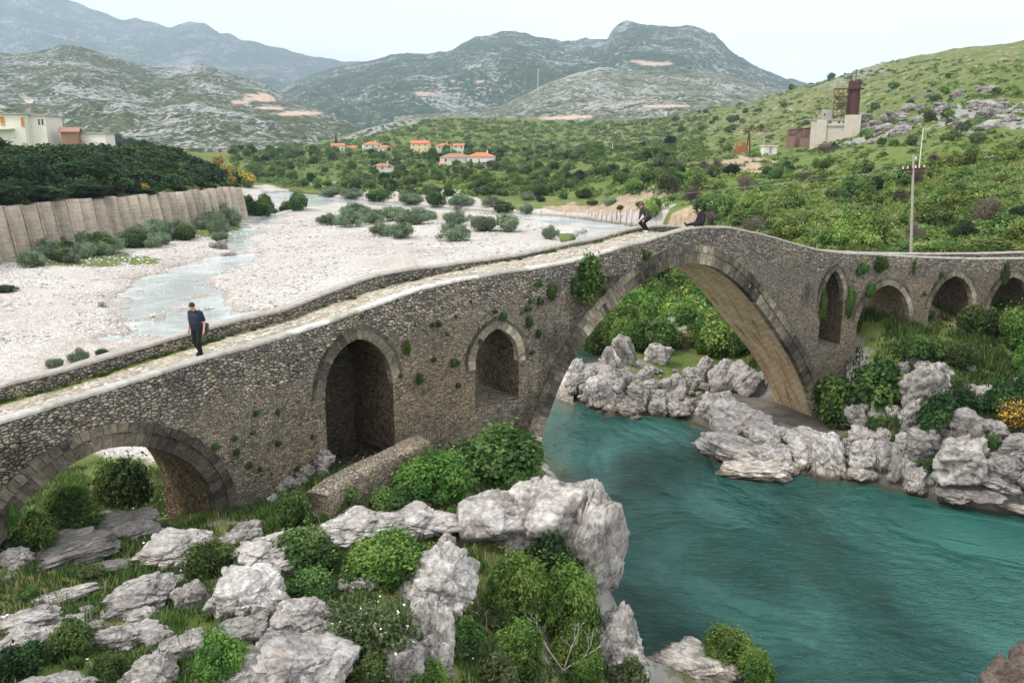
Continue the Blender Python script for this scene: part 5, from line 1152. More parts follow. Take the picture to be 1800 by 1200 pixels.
for a in[(1285,345,1340,395),(1220,350,1280,385),(1495,355,1560,440),(1400,425,1440,448),(1360,392,1420,432),(1230,378,1270,400),(1300,385,1345,410),(1560,425,1600,446),(1630,425,1670,446),(1700,420,1800,445),(1130,350,1180,385),(1640,340,1700,380),(1705,345,1760,400),(1590,350,1640,385),(1740,255,1775,280),(1500,410,1560,445),(1440,405,1500,440),(1760,385,1830,440)]:
    k='brown' if a[0] in(1230,1300,1705,1180) else vr.choice(['hfine','hfine','hgreen'])
    plant_px(k,a[0]-4,a[1]-4,a[2]+4,a[3],{'brown':'leafless brown thicket just behind the bridge parapet'}.get(k,'large green bush standing just behind the bridge parapet line'),'large bushes just behind the bridge' if k!='brown' else 'brown thickets just behind the bridge',ymin=62,parts=False)
for u,v,h in((591,255,22),(520,262,14),(476,268,8),(1046,262,10)):
    p=hit(u,v,0,300);plant('poplar',(p[0],p[1],p[2]-1),h/F*p[1]*.16,h/F*p[1],'tall thin poplar beside the village at the far left' if u==591 else 'small thin poplar in the far valley','poplars in the valley' if u!=591 else None,False)
def scrub(name,pts,leafn,label,mat,size=1.,flat=.7):
    r=np.random.default_rng(len(pts));P=np.array([q[:3] for q in pts]);n=len(P);rad=r.uniform(.5,1.3,n)*size*(.7+P[:,1]/450)
    k=np.repeat(np.arange(n),leafn);m=len(k);d=r.normal(size=(m,3));d/=np.linalg.norm(d,axis=1)[:,None];d[:,2]=np.abs(d[:,2]);c=P[k]+d*rad[k][:,None]*(.6+.4*r.random(m))[:,None]*np.array([1,1,1.3*flat])
    nr=d*.8+r.normal(size=(m,3))*.5+np.array([0,0,.4]);nr/=np.linalg.norm(nr,axis=1)[:,None];a=np.cross(nr,r.normal(size=(m,3)));a/=np.linalg.norm(a,axis=1)[:,None];b=np.cross(nr,a)
    s=(rad[k]*.26*r.uniform(.6,1.3,m))[:,None];V=np.stack([c-a*s,c-b*s*.6,c+a*s,c+b*s*.6],1).reshape(-1,3);bt=r.random(n)
    T=np.repeat(np.clip(bt[k]*.7+.15+r.normal(size=m)*.15,0,1),4)
    meta(mk(name,V,np.arange(m*4).reshape(m,4),mat,None,{'tint':T}),label,'scrub',kind='stuff')
s1=scatter(2900,1150,1950,105,460,5);s2=scatter(4200,430,1220,206,345,6);s3=scatter(2600,1150,1950,105,460,7)
scrub('hillside_scrub',s1,60,'low green scrub covering the right hillside',L_['hgreen'],.8)
scrub('bright_scrub',s3,50,'light green scrub and fern on the right hillside',L_['hbright'],.8,.5)
scrub('valley_scrub',s2,40,'dense low woodland on the valley floor and low hill',L_['hgreen'],1.15)
s4=scatter(2200,430,1220,206,300,8);scrub('valley_olive_scrub',s4,36,'greyish scrub between the valley trees',L_['olive'],1.0)
# near grass as one mass of blades, leaning and uneven
def grass(name,n,region,label,mat,hh,seed,dens=None,wd=.012):
    r=np.random.default_rng(seed);x=r.uniform(region[0],region[1],n*2);y=r.uniform(region[2],region[3],n*2);z=gfast(x,y);p=np.stack([x,y,0*x],-1)
    k=(gfast(x,y,'riv')>.9)&(gfast(x,y,'gr')<.3)&(z>.8)&(fbm(p*.55,3,seed)+.5*fbm(p*2.5,2,seed+1)>-.14+.3*r.normal(size=len(x))*.3)
    sb=sdf(np.vstack([np.stack(bxy(np.arange(-15,80,1.),0.02),-1),np.stack(bxy(np.arange(79,-16,-1.),BW),-1)]),x,y);k&=(sb>0)|(x>14)
    x,y,z=x[k][:n],y[k][:n],z[k][:n];n=len(x);q=vnoise(np.stack([x,y,0*x],-1)*.9,seed+4)
    l=hh*r.uniform(.35,1.,n)*(1+.6*q);b=r.uniform(0,6.28,n);le=r.uniform(.15,.7,n)*l
    c=np.stack([x,y,z-.02],-1);d=np.stack([np.cos(b),np.sin(b),0*b],-1);w=np.stack([-np.sin(b),np.cos(b),0*b],-1)*wd*(.7+.6*r.random(n))[:,None]
    t=c+d*le[:,None];t[:,2]+=l;m=c+d*le[:,None]*.35;m[:,2]+=l*.6
    V=np.stack([c-w,c+w,m+w*.8,m-w*.8,t,t+w*.1],1).reshape(-1,3);i=np.arange(n)[:,None]*6
    Fc=np.concatenate([i+np.array([0,1,2,3]),i+np.array([3,2,5,4])]);T=np.repeat(np.clip(.45+.25*q+r.normal(size=n)*.2,0,1),6)
    meta(mk(name,V,Fc,mat,None,{'tint':T}),label,'grass',kind='stuff')
grass('near_grass',230000,(-26,6,8,46),'tall mixed grass between the foreground rocks',L_['green'],.27,3,wd=.015)
grass('dry_near_grass',50000,(-26,6,8,46),'dry straw mixed into the foreground grass',L_['tan'],.30,4)
grass('right_bank_grass',150000,(16,62,36,72),'thick grass on the bank under the right arches',L_['green'],.55,5,wd=.03)
grass('right_slope_grass',110000,(15,120,60,150),'meadow grass on the slope behind the bridge',L_['hbright'],.5,6,wd=.05)
grass('tan_slope_grass',30000,(15,120,60,150),'dry meadow grass on the slope behind the bridge',L_['tan'],.5,8,wd=.045)
def daisies():
    r=np.random.default_rng(9);x=r.uniform(-24,3,2600);y=r.uniform(12,34,2600);p=np.stack([x,y,0*x],-1);k=(fbm(p*.5,2,77)>.12)&(gfast(x,y,'riv')>1);x,y=x[k][:420],y[k][:420];z=gfast(x,y)+r.uniform(.14,.32,len(x))
    V=[];Fc=[]
    for a,b,c in zip(x,y,z):
        n=len(V);q=r.uniform(.018,.034);tl=r.uniform(-.4,.4)
        for i in range(7):t=i*.9;V.append((a+math.cos(t)*q,b+math.sin(t)*q,c+math.sin(t)*q*tl))
        Fc.append(tuple(range(n,n+7)))
    meta(mk('wild_daisies',np.array(V),Fc,L_['white'],None,{'tint':np.full(len(V),.6)}),'scattered small white daisies in the foreground grass','flowers',kind='stuff')
daisies()

for i in range(38):
    u=vr.uniform(600,1180);v=np.interp(u,[600,800,1000,1180],[326,338,352,372])+vr.uniform(-7,8);w=vr.uniform(7,18)
    if 940<u<1090 and vr.random()<.7:continue
    plant_px(vr.choice(['green','dark','olive','fine','willow']),u-w,v-w*.9,u+w,v+2,'green bush in the strip between the far gravel bank and the valley','bushes beyond the far gravel bank',ymin=150,parts=False)

def terrace_scrub():
    r=np.random.default_rng(3);q=np.array(WALLN);out=[]
    for i in range(900):
        yy=r.uniform(62,200);o=r.uniform(1.2,27);x=np.interp(yy,q[:,1],q[:,0])-o;out.append((x,yy,float(gfast(x,yy))+.6))
    scrub('terrace_undergrowth',out,70,'dark undergrowth filling the gaps between the terrace trees',L_['dark'],1.5,.9)
terrace_scrub()
def pebbles():
    r=np.random.default_rng(5);Y=np.exp(r.uniform(math.log(50),math.log(190),110000));u=r.uniform(-60,1150,110000);X=(u-900)/F*Y*1.02;ok=(gfast(X,Y,'gr')>.55)&(gfast(X,Y,'st')>-6)&(fbm(np.stack([X/5,Y/5,0*X],-1),3,4)>-.15);X,Y=X[ok][:15000],Y[ok][:15000];z=gfast(X,Y);n=len(X)
    oc=np.array([(1,0,0),(0,1,0),(-1,0,0),(0,-1,0),(0,0,1),(0,0,-1)],float);s=((.05+.13*r.random(n)**2.2)*(.6+Y/110))[:,None,None];V=oc[None]+r.normal(size=(n,6,3))*.22;V=V*s*np.array([1,1,.55])+np.stack([X,Y,z+.02],-1)[:,None]
    Fo=np.array([(0,1,4),(1,2,4),(2,3,4),(3,0,4),(1,0,5),(2,1,5),(3,2,5),(0,3,5)]);Fc=(Fo[None]+np.arange(n)[:,None,None]*6).reshape(-1,3)
    t=NT('cobble_stones');m=t.set(t.ramp(t.attr('tint'),[(0,(.24,.215,.19)),(.4,(.46,.435,.41)),(1,(.68,.66,.635))]),.95)
    meta(mk('gravel_stones',V.reshape(-1,3),Fc,m,None,{'tint':np.repeat(r.random(n),6)}),'loose pale cobbles strewn over the gravel bed',kind='stuff')
pebbles()

for u in range(-20,300,11):
    v0=float(np.interp(u,[0,100,130,205,250,300],[235,234,231,238,249,260]))+vr.uniform(-3,4);w=vr.uniform(12,18)
    plant_px(vr.choice(['dark','dark','green']),u-w,v0,u+w,v0+24,'dark tree standing just before the houses on the terrace','trees before the houses on the terrace',ymin=128,parts=False)
# ---------------------------------------------------------------- ribbed retaining wall
def wall_mat():
    t=NT('streaked_concrete');p=t.obj;n=t.noise(t.map(p,(1,1,.16)),.9,6,.7);n2=t.noise(t.map(p,(.3,.3,2.6)),1.4,4,.6);n3=t.noise(p,3,5,.7)
    c=t.ramp(n,[(.3,(.14,.105,.08)),(.45,(.36,.285,.21)),(.6,(.52,.43,.33)),(.75,(.62,.53,.42))])
    c=t.mix(.45,c,t.ramp(n2,[(.35,(.24,.18,.135)),(.6,(.54,.45,.35))]));c=t.mix(.3,c,t.ramp(n3,[(.3,(.14,.12,.10)),(.7,(.5,.46,.41))]))
    ti=t.attr('tint');c=t.mix(1,c,t.math('ADD',t.math('MULTIPLY',ti,.5),.6),'MULTIPLY')
    return t.set(c,.95,t.bump(t.math('ADD',n3,n2),.7,.12),.1)
M['conc']=wall_mat()
def retaining():
    q=np.array(WALLN,float);d=np.concatenate([[0],np.cumsum(np.hypot(*np.diff(q,axis=0).T))]);R=empty('retaining_wall',(float(q[0,0]),float(q[0,1]),0))
    meta(R,'long ribbed pale concrete retaining wall along the left side of the gravel bed','wall')
    base=np.array(R.location);bay=3.3;nb=int(d[-1]/bay);rg=random.Random(4)
    def pt(a):return np.array([np.interp(a,d,q[:,0]),np.interp(a,d,q[:,1])])
    e=pt(1)-pt(0);t=(q[-1]-q[0])/np.linalg.norm(q[-1]-q[0]);nrm=np.array([t[1],-t[0]])     # towards the river
    for i in range(nb):
        a0,a1=i*bay,(i+1)*bay;A,B=pt(a0),pt(a1);zt=8.75-.012*np.clip(A[1]-107,0,200)+rg.uniform(-.18,.18);n=9;rows=[]
        for z,lean in((-1,1.25),(2.5,.85),(5.5,.45),(zt,.05)):
            for j in range(n):
                f=j/(n-1);bul=1.9*math.sin(math.pi*f)**.8;P=A+(B-A)*f+nrm*(bul*(.55+lean*.5)+lean*.35);rows.append((P[0],P[1],z+.1*rg.random()*(z>6)))
        for j in range(n):f=j/(n-1);P=A+(B-A)*f-nrm*.9;rows.append((P[0],P[1],zt+.02))
        V=np.array(rows)-base;mk('wall_panel',V,grid_faces(5,n),M['conc'],R,{'tint':np.full(len(V),rg.uniform(.3,1.1))},True)
        # slanting buttress fin
        m=MB();m.cur=rg.uniform(.5,1.3);w=.16;h=zt+rg.uniform(-.1,.3)
        def X(o,s_,z):P=A+nrm*o+t*s_;return (P[0]-base[0],P[1]-base[1],z)
        Vv=[X(.1,-w,-1),X(1.9,-w,-1),X(.55,-w,h),X(-.4,-w,h),X(.1,w,-1),X(1.9,w,-1),X(.55,w,h),X(-.4,w,h)]
        m.add(Vv,[(0,1,2,3),(7,6,5,4),(1,5,6,2),(2,6,7,3),(0,4,5,1),(3,7,4,0)]);m.build('buttress',M['conc'],R)
retaining()
# ---------------------------------------------------------------- buildings
M['white']=plain('whitewash',(.66,.63,.57),.9,.18,.8,.02);M['cream']=plain('cream_render',(.60,.59,.50),.9,.14,.5,.02);M['yellow']=plain('yellow_render',(.66,.52,.30),.9,.12,.5)
M['tile']=plain('roof_tiles',(.50,.17,.085),.9,.3,1.5,.04);M['oldtile']=plain('old_roof_tiles',(.30,.17,.12),.9,.35,1.5,.04);M['glass']=plain('window_glass',(.03,.035,.04),.15,.2,1);M['shut']=plain('orange_shutter',(.42,.17,.05),.7,.2,2)
M['grey']=plain('grey_concrete',(.36,.33,.30),.95,.35,.35,.1);M['pale']=plain('pale_concrete',(.50,.45,.38),.95,.35,.3,.15);M['rust']=plain('rusty_iron',(.075,.027,.022),.9,.5,.8,.08);M['rustlight']=plain('rusty_frame',(.11,.05,.035),.9,.4,1.5)
M['pole']=plain('weathered_pole',(.33,.30,.26),.9,.3,3);M['wire']=plain('wire',(.28,.27,.26),.6,.1,1)
def building(name,c,w,d,h,rz,wall,roof,kind,label,win=3,floors=1,cat='house',group=None,doorc='shut',chim=True,pitch=.42):
    R=empty(name,tuple(c),rz);meta(R,label,cat,group)
    m=MB();m.box((-w/2,-d/2,-2.5),(w/2,d/2,h))
    if kind=='gable':m.add([(-w/2,-d/2,h),(-w/2,d/2,h),(-w/2,0,h+d*pitch*.5-.1),(w/2,-d/2,h),(w/2,d/2,h),(w/2,0,h+d*pitch*.5-.1)],[(0,2,1),(3,4,5)])
    m.build('wall',M[wall],R)
    o=.45;m=MB()
    if kind=='gable':
        hh=h+d*pitch*.5;t=.22
        for s_ in(-1,1):
            V=[(-w/2-o,s_*(d/2+o),h-o*pitch),(w/2+o,s_*(d/2+o),h-o*pitch),(w/2+o,0,hh),(-w/2-o,0,hh)];V+= [(x,y,z+t) for x,y,z in V];m.add(V,[(0,1,2,3),(7,6,5,4),(0,4,5,1),(1,5,6,2),(3,2,6,7),(0,3,7,4)])
    elif kind=='hip':
        r=max(.2,w/2-d/2);hh=h+d*pitch*.5;z0=h-.12
        V=[(-w/2-o,-d/2-o,z0),(w/2+o,-d/2-o,z0),(w/2+o,d/2+o,z0),(-w/2-o,d/2+o,z0),(-r,0,hh),(r,0,hh)];m.add(V,[(0,1,5,4),(2,3,4,5),(1,2,5),(3,0,4),(3,2,1,0)])
    else:m.box((-w/2-.35,-d/2-.35,h),(w/2+.35,d/2+.35,h+.28))
    rf=m.build('roof',M[roof],R)
    if chim:
        m=MB();m.box((w*.2,-.3,h),(w*.2+.6,.3,h+d*pitch*.5+.9));m.box((w*.2-.08,-.38,h+d*pitch*.5+.9),(w*.2+.68,.38,h+d*pitch*.5+1.05));m.build('chimney',M['white'],rf)
    for fl in range(floors):
        z0=.9+fl*2.8
        for i in range(win):
            x=-w/2+w*(i+.5)/win
            if fl==0 and i==win//2:
                m=MB();m.box((x-.5,-d/2-.06,0),(x+.5,-d/2+.05,2.1));m.build('door',M[doorc],R);continue
            m=MB();m.box((x-.52,-d/2-.07,z0),(x+.52,-d/2+.04,z0+1.25));f=m.build('window',M['white'] if wall!='white' else M['grey'],R)
            m=MB();m.box((x-.42,-d/2-.09,z0+.1),(x+.42,-d/2-.05,z0+1.15));m.build('pane',M['glass'],f)
    return R
def at_px(u,v,Y,dz=0):
    p=atY(u,v,Y);return (p[0],p[1],p[2]+dz)
HS=[(594,266,620,9,7,4.,.25,'white','tile','gable','white house with an orange roof beside the tall poplar'),(620,267,620,6,6,2.8,.2,'white','tile','gable','tiny orange roofed house right of the poplar'),
(654,268,610,12,9,5.6,.3,'white','tile','hip','two storey white house with orange hip roof, left of the yellow house'),(677,268,600,9,7,3.4,.2,'white','tile','hip','low annex with orange roof right of the two storey white house'),
(740,266,620,12.5,9,5.6,-.15,'yellow','tile','gable','yellow house with a big plain orange roof'),(780,263,620,10,8,2.8,.2,'white','tile','hip','small white house with orange hip roof right of the yellow house'),(806,262,630,7.5,6,2.4,.1,'white','tile','gable','smallest orange roofed house at the right end of the upper row'),
(801,287,420,14.5,9,2.9,.12,'white','oldtile','hip','long low house with brownish red roof, left wing of the big farmhouse'),(846,287,415,12.5,9,3.3,-.1,'white','tile','hip','white right wing of the big farmhouse with brighter orange roof'),(855,292,400,5,5,1.9,.1,'grey','grey','gable','small grey gabled shed in front of the big farmhouse'),
(673,298,430,10,7,1.6,.1,'white','oldtile','hip','brown roofed house half hidden by trees below the village'),(771,296,410,6,5,1.2,.1,'white','tile','gable','little orange roof sunk in the trees left of the big farmhouse'),
(1120,272,370,8,6,2.2,.2,'grey','pale','flat','ruined pale flat roofed building, left one of the row under the right hill'),(1143,271,370,7,6,2.8,-.1,'pale','pale','flat','ruined pale block in the middle of the row under the right hill'),(1165,271,370,6,5,1.6,.1,'white','white','flat','white low shed at the right end of the ruined row'),
(472,271,1000,9,8,4.5,.2,'white','tile','hip','pinkish house in the far valley gap'),(436,270,1000,7,6,2.5,.1,'white','tile','gable','tiny red roofed house far away left of the pinkish one'),(400,270,950,9,7,2.2,.1,'white','oldtile','gable','distant low house above the end of the retaining wall'),(489,271,950,5,5,2.4,.1,'white','white','flat','tiny distant white building right of the pinkish house')]
for u,v,Y,w,d,h,rz,wl,rf,k,l in HS:
    p=hit(u,v,0,Y*.6,Y*1.5);z=max(gfast(p[0],p[1])+.2,at_px(u,v,Y)[2]);c=at_px(u,v,Y);building('stone_ruin' if 'ruin' in l else 'village_house',(c[0],c[1],c[2]),w*1.06,d,h,rz,wl,rf,k,l,win=2 if w<8 else 3,floors=2 if h>4.4 else 1,cat='ruin' if 'ruin' in l else 'house',chim=w>9 and k!='flat')
def cream_house():
    c=at_px(68,238,200);R=empty('cream_house',(c[0],c[1],c[2]),-.06);meta(R,'cream flat roofed two storey house above the dark trees at the far left','house')
    m=MB();m.box((-16,-4,-7),(0,5,4.6));m.box((0,-2.6,-7),(3.7,4,4.3));m.build('wall',M['cream'],R)
    m=MB();m.box((-16.4,-4.5,4.6),(.4,5.4,4.85));m.box((.4,-3,4.3),(4.1,4.4,4.52));m.build('roof',plain('roof_slab',(.33,.31,.27),.9),R)
    for x,w,h0,h1 in((-5.6,1.05,2.1,4.1),(-.85,.7,1.9,3.9),(-11,1.0,2.1,4.1)):
        m=MB();m.box((x-w/2-.12,-4.08,h0-.12),(x+w/2+.12,-3.95,h1+.12));f=m.build('window',M['white'],R);m=MB();m.box((x-w/2,-4.14,h0),(x+w/2,-4.06,h1));m.build('shutter',M['shut'],f)
    for x in(2.2,3.0):
        m=MB();m.box((x-.28,-2.67,2.2),(x+.28,-2.55,3.7));f=m.build('window',M['white'],R);m=MB();m.box((x-.2,-2.72,2.3),(x+.2,-2.65,3.6));m.build('pane',M['glass'],f)
    m=MB();m.box((-16,-5.6,1.2),(-3,-4.0,1.5));m.build('balcony_slab',M['cream'],R)
    m=MB()
    for i in range(17):m.bar((-15.9+i*.8,-5.5,1.5),(-15.9+i*.8,-5.5,2.4),.03,4)
    m.bar((-15.9,-5.5,2.4),(-3.1,-5.5,2.4),.045,5);m.build('balcony_railing',M['white'],R)
    m=MB();m.bar((-.3,-4.05,4.5),(-.3,-4.05,-2),.06,5);m.build('drain_pipe',M['pole'],R)
    D=empty('satellite_dish',(c[0]-1.8,c[1]+1,c[2]+4.85),.5);meta(D,'pale round satellite dish standing on the roof of the cream house','satellite dish')
    m=MB();m.bar((0,0,0),(0,0,2.6),.09,6);m.bar((-.8,.3,0),(0,0,1.8),.05,5);m.bar((.8,.3,0),(0,0,1.8),.05,5);m.build('mast',M['pole'],D);V=[];n=18
    for k in range(5):
        r=.24*k
        for i in range(n):V.append((math.cos(6.283*i/n)*r,-.4*(k/4)**2,3.1+math.sin(6.283*i/n)*r*.75))
    Fc=[(k*n+i,k*n+(i+1)%n,(k+1)*n+(i+1)%n,(k+1)*n+i) for k in range(4) for i in range(n)];o=mk('reflector',V,Fc,M['white'],D);sm=o.modifiers.new('s','SOLIDIFY');sm.thickness=.06
cream_house()
building('red_shed',at_px(125,240,200),3.6,3,1.1,.25,'oldtile','oldtile','gable','red shed with a sloping rusty roof right of the cream house',win=0,cat='shed',chim=False,pitch=.5)
building('low_building',at_px(166,246,203),8.,4,1.4,-.1,'white','grey','flat','long white low building half hidden by the dark trees',win=0,chim=False,cat='building')
# ---- ruined smelter tower
def tower():
    Y=330;k=Y/F;c=at_px(1465,251,Y);R=empty('ruined_kiln_tower',(c[0],c[1],c[2]),-.36);meta(R,'ruined pale concrete block carrying a tall rusty silo and scaffold on the right hill','ruined tower')
    X=lambda u:(u-1465)*k;Z=lambda v:(251-v)*k
    m=MB();m.box((X(1427),-3,-6),(X(1480),2.5,Z(212)));m.box((X(1436),-3.8,-6),(X(1452),-3,Z(214)));m.build('concrete_base',M['pale'],R)
    m=MB();m.box((X(1479.5),-4,-2),(X(1505),2.5,Z(206)));m.build('side_block',M['pale'],R)
    m=MB();m.box((X(1442),0,Z(212)),(X(1460),2.2,Z(196)));m.build('upper_room',M['grey'],R)
    m=MB();m.box((X(1425),-3.4,Z(214)),(X(1481),2.7,Z(212)));m.box((X(1450),-3.5,Z(224)),(X(1481),-3,Z(222.5)));m.build('cornice',M['grey'],R)
    for u in(1442,1457,1471,1479):
        m=MB();m.box((X(u)-.45,-3.12,Z(219)),(X(u)+.45,-2.9,Z(216)));m.build('window_opening',M['glass'],R)
    m=MB();m.box((X(1446),-.1,Z(206)),(X(1448.5),.1,Z(203)));m.build('window_opening',M['glass'],R)
    cx=X(1491);rr=[(206,2.35),(196,2.25),(180,2.3),(170,2.1),(163,2.1),(162,2.4),(161,2.4),(158,1.6),(154,1.1)]
    m=MB();n=20;V=[];[V.append((cx+math.cos(6.283*i/n)*r,1.5+math.sin(6.283*i/n)*r,Z(v))) for v,r in rr for i in range(n)]
    m.add(V,[(a*n+i,a*n+(i+1)%n,(a+1)*n+(i+1)%n,(a+1)*n+i) for a in range(len(rr)-1) for i in range(n)]);m.build('silo',M['rust'],R,True)
    m=MB();rg=random.Random(3)
    for u,v0,v1,r in((1484,166,140,.25),(1487,166,146,.18),(1491.5,160,133,.14),(1486,166,150,.5),(1499,162,150,.35),(1497,160,152,.6)):m.bar((X(u),1.2,Z(v0)),(X(u),1.2,Z(v1)),r,6)
    m.box((X(1481),-.5,Z(166)),(X(1491),2.5,Z(151)));m.bar((X(1483),1.2,Z(144)),(X(1492),1.2,Z(144)),.1,5);m.bar((X(1484),1.2,Z(138)),(X(1492),1.2,Z(138)),.1,5);m.box((X(1480),-1.2,Z(164)),(X(1506),3.6,Z(162.6)));m.build('headgear',M['rust'],R)
    m=MB();us=[1460,1467,1474,1481];vs=[207,196,186,175,163]
    for y in(-1.5,2.5):
        for u in us:m.bar((X(u),y,Z(207)),(X(u),y,Z(163)),.17,4)
        for v in vs:m.bar((X(1459),y,Z(v)),(X(1482),y,Z(v)),.19,4)
        for i in range(3):
            for j in range(4):
                if rg.random()<.7:m.bar((X(us[i]),y,Z(vs[j])),(X(us[i+1]),y,Z(vs[j+1])),.12,4)
    for u in us:
        for v in vs:m.bar((X(u),-1.5,Z(v)),(X(u),2.5,Z(v)),.1,4)
    m.build('scaffold',M['rustlight'],R)
    c=at_px(1403,250,335);R=empty('brown_ruin',tuple(c),-.3);meta(R,'roofless brown brick ruin left of the rusty silo tower','ruin')
    m=MB();br=plain('brown_brick',(.22,.13,.10),.95,.35,1);m.box((-4.6,-2,-2),(-3.6,3,4.4));m.box((-3.6,-2,-2),(-1.2,-1.4,2.2));m.box((.6,-2,-2),(4.6,-1.4,1.5));m.box((-3.6,2.4,-2),(4.8,3,5.2));m.box((4.0,-1.4,-2),(4.8,2.4,3.6));m.build('brick_wall',br,R)
    m=MB();m.bar((-4.4,-1.8,4.4),(4.4,2.6,5.4),.25,5);m.bar((-2,-1.7,2.4),(1,2.6,5.3),.2,5);m.build('fallen_beam',M['rust'],R)
tower()
def crane():
    Y=292;k=Y/F;c=at_px(1328,270,Y);R=empty('gantry_crane',tuple(c));meta(R,'rusty gantry crane frame with a long lattice beam left of the ruined tower','gantry crane');X=lambda u:(u-1328)*k;Z=lambda v:(270-v)*k
    m=MB();
    for y in(-.6,.6):
        m.bar((X(1304),y,Z(228)),(X(1352),y,Z(228)),.14,4);m.bar((X(1304),y,Z(233)),(X(1352),y,Z(233)),.14,4)
        for i in range(12):a=1304+i*4;m.bar((X(a),y,Z(228 if i%2 else 233)),(X(a+4),y,Z(233 if i%2 else 228)),.08,4)
    m.build('lattice_beam',M['rustlight'],R)
    for u in(1311,1319):
        m=MB();m.bar((X(u),-.5,-1),(X(1315),-.5,Z(233)),.15,4);m.bar((X(u),.5,-1),(X(1315),.5,Z(233)),.15,4);m.build('leg',M['rustlight'],R)
    m=MB();m.bar((X(1341),0,-1),(X(1341.5),0,Z(233)),.28,5);m.build('leg',M['pole'],R)
    c=at_px(1351,270,285);building('white_hut',c,4.4,3.,2.4,.1,'white','white','flat','small white hut below the gantry crane',win=1,cat='hut',chim=False,doorc='grey')
    c=at_px(1302,268,262);R=empty('rusty_excavator',(c[0],c[1],c[2]),.2);meta(R,'rusty derelict excavator on top of the orange earth bank','excavator');q=plain('orange_rust',(.30,.12,.05),.9,.4,2)
    m=MB()
    for y in(-1.,.6):m.box((-1.9,y,-.3),(1.9,y+.5,.55))
    m.build('track',q,R);m=MB();m.box((-1.5,-.8,.55),(1.6,.8,1.9));m.build('body',q,R);m=MB();m.box((.1,-.7,1.9),(1.2,.4,3.));m.build('cab',q,R)
    m=MB();m.bar((-1.2,0,1.6),(-2.,0,3.7),.16,5);m.bar((-2,0,3.7),(-1.0,0,3.9),.14,5);m.bar((-1.0,0,3.9),(-.8,0,2.2),.12,5);m.build('boom',q,R)
crane()
# ---- poles and wires
def pole(u,vb,vt,Y,label,arm=None,r=.15,mat='pole',ut=None):
    p=atY(u,vb,Y);g=float(gfast(p[0],p[1]));top=atY(u+1,vt,Y)[2];R=empty('utility_pole',(p[0],p[1],min(g,p[2])-.2));meta(R,label,'utility pole');h=top-min(g,p[2])+.2
    m=MB();m.bar((0,0,0),(0,0,h),r,8,r*.65);m.build('shaft',M[mat],R)
    if arm=='cross':
        k=Y/F;zc=h-24*k;m=MB();m.box((-.95,-.07,zc-.09),(1.0,.07,zc+.09));m.box((-.6,-.07,zc-.35),(.7,.07,zc-.22));m.build('crossarm',M['rust'],R)
        for x in(-.85,-.45,.5,.9):m=MB();m.cyl((x,0),.05,zc+.09,zc+.32,8,.03);m.build('insulator',M['white'],R)
        for z in(-.35,.35):m=MB();m.cyl((.17,-.06),.06,h-15*k+z,h-15*k+z+.22,8);m.build('insulator',M['white'],R)
    if arm=='tee':
        m=MB();m.box((-.55,-.06,h-.05),(.6,.06,h+.08));m.build('crossarm',M['pole'],R)
        for x in(-.45,.45):m=MB();m.cyl((x,0),.05,h+.08,h+.3,8);m.build('insulator',M['white'],R)
    tp=atY(ut or u+1,vt,Y);R.rotation_euler=(0,math.atan2(tp[0]-p[0],h),0);return (tp[0],p[1],top)
A_=pole(1602,447,272,70,'nearest grey telegraph pole with crossarm rising behind the right end of the bridge','cross',.135,ut=1606)
B_=pole(1617,284,224,150,'slim pale pole with a T head on the slope above the nearest pole','tee',.11,'white',ut=1623)
pole(1499,270,228,235,'thin distant pole to the right of the ruined tower',None,.12)
pole(1076,263,252,420,'tiny distant pole on the valley floor before the ruined row',None,.2,'white')
pole(945,133,121,2380,'tiny white mast on the pale karst slope',None,1.2,'white')
def wire(a,b,sag,label,r=.012):
    m=MB();n=26;P=[Vector(a).lerp(Vector(b),i/n)-Vector((0,0,sag*4*(i/n)*(1-i/n))) for i in range(n+1)]
    for i in range(n):m.bar(P[i],P[i+1],r,4,caps=False)
    c=P[n//2];m.v=[(x-c[0],y-c[1],z-c[2]) for x,y,z in m.v];meta(m.build('overhead_wire',M['wire'],loc=tuple(c)),label,'wire')
wire(atY(-300,282,90),atY(440,334,186),2.2,'upper one of two thin wires crossing in front of the dark trees',.022);wire(atY(-300,290,90),atY(440,337,186),2.4,'lower one of two thin wires crossing in front of the dark trees',.022)
wire((A_[0]-.8,A_[1],A_[2]-1.2),atY(440,330,188),3.5,'long thin wire running left from the nearest telegraph pole',.015)
wire((A_[0]+.9,A_[1],A_[2]-1.2),atY(2100,330,75),1.2,'thin wire running right from the nearest telegraph pole',.01)
# rocky spur behind the cream house
mountain('rocky_hill',[(-900,90),(-300,110),(-60,148),(0,166),(40,182),(72,203),(100,222),(140,250),(170,262)],330,190,520,M['mtB'],14,(60,8),51,nrow=120,ncol=300)
# ---------------------------------------------------------------- people
_IS=icos(3)
def union(prims,voxel,name,mat,parent,smooth=2):
    m=MB();D,Fc=_IS
    for p in prims:
        if p[0]=='c':
            _,a,b,ra,rb=p;m.bar(a,b,ra,12,rb)
            for c,r in((a,ra),(b,rb)):m.add((D*r+np.array(c)).tolist(),Fc.tolist())
        else:
            _,c,rad,Mx=p;V=D*np.array(rad)
            if Mx is not None:V=V@np.array(Mx.to_3x3()).T
            m.add((V+np.array(c)).tolist(),Fc.tolist())
    o=m.build(name,mat);md=o.modifiers.new('r','REMESH');md.mode='VOXEL';md.voxel_size=voxel;md.use_smooth_shade=True
    s=o.modifiers.new('s','SMOOTH');s.iterations=smooth;s.factor=.5
    dg=bpy.context.evaluated_depsgraph_get();me=bpy.data.meshes.new_from_object(o.evaluated_get(dg));bpy.data.objects.remove(o)
    me.materials.clear();me.materials.append(mat);r=bpy.data.objects.new(name,me);C.objects.link(r);r.parent=parent
    return r
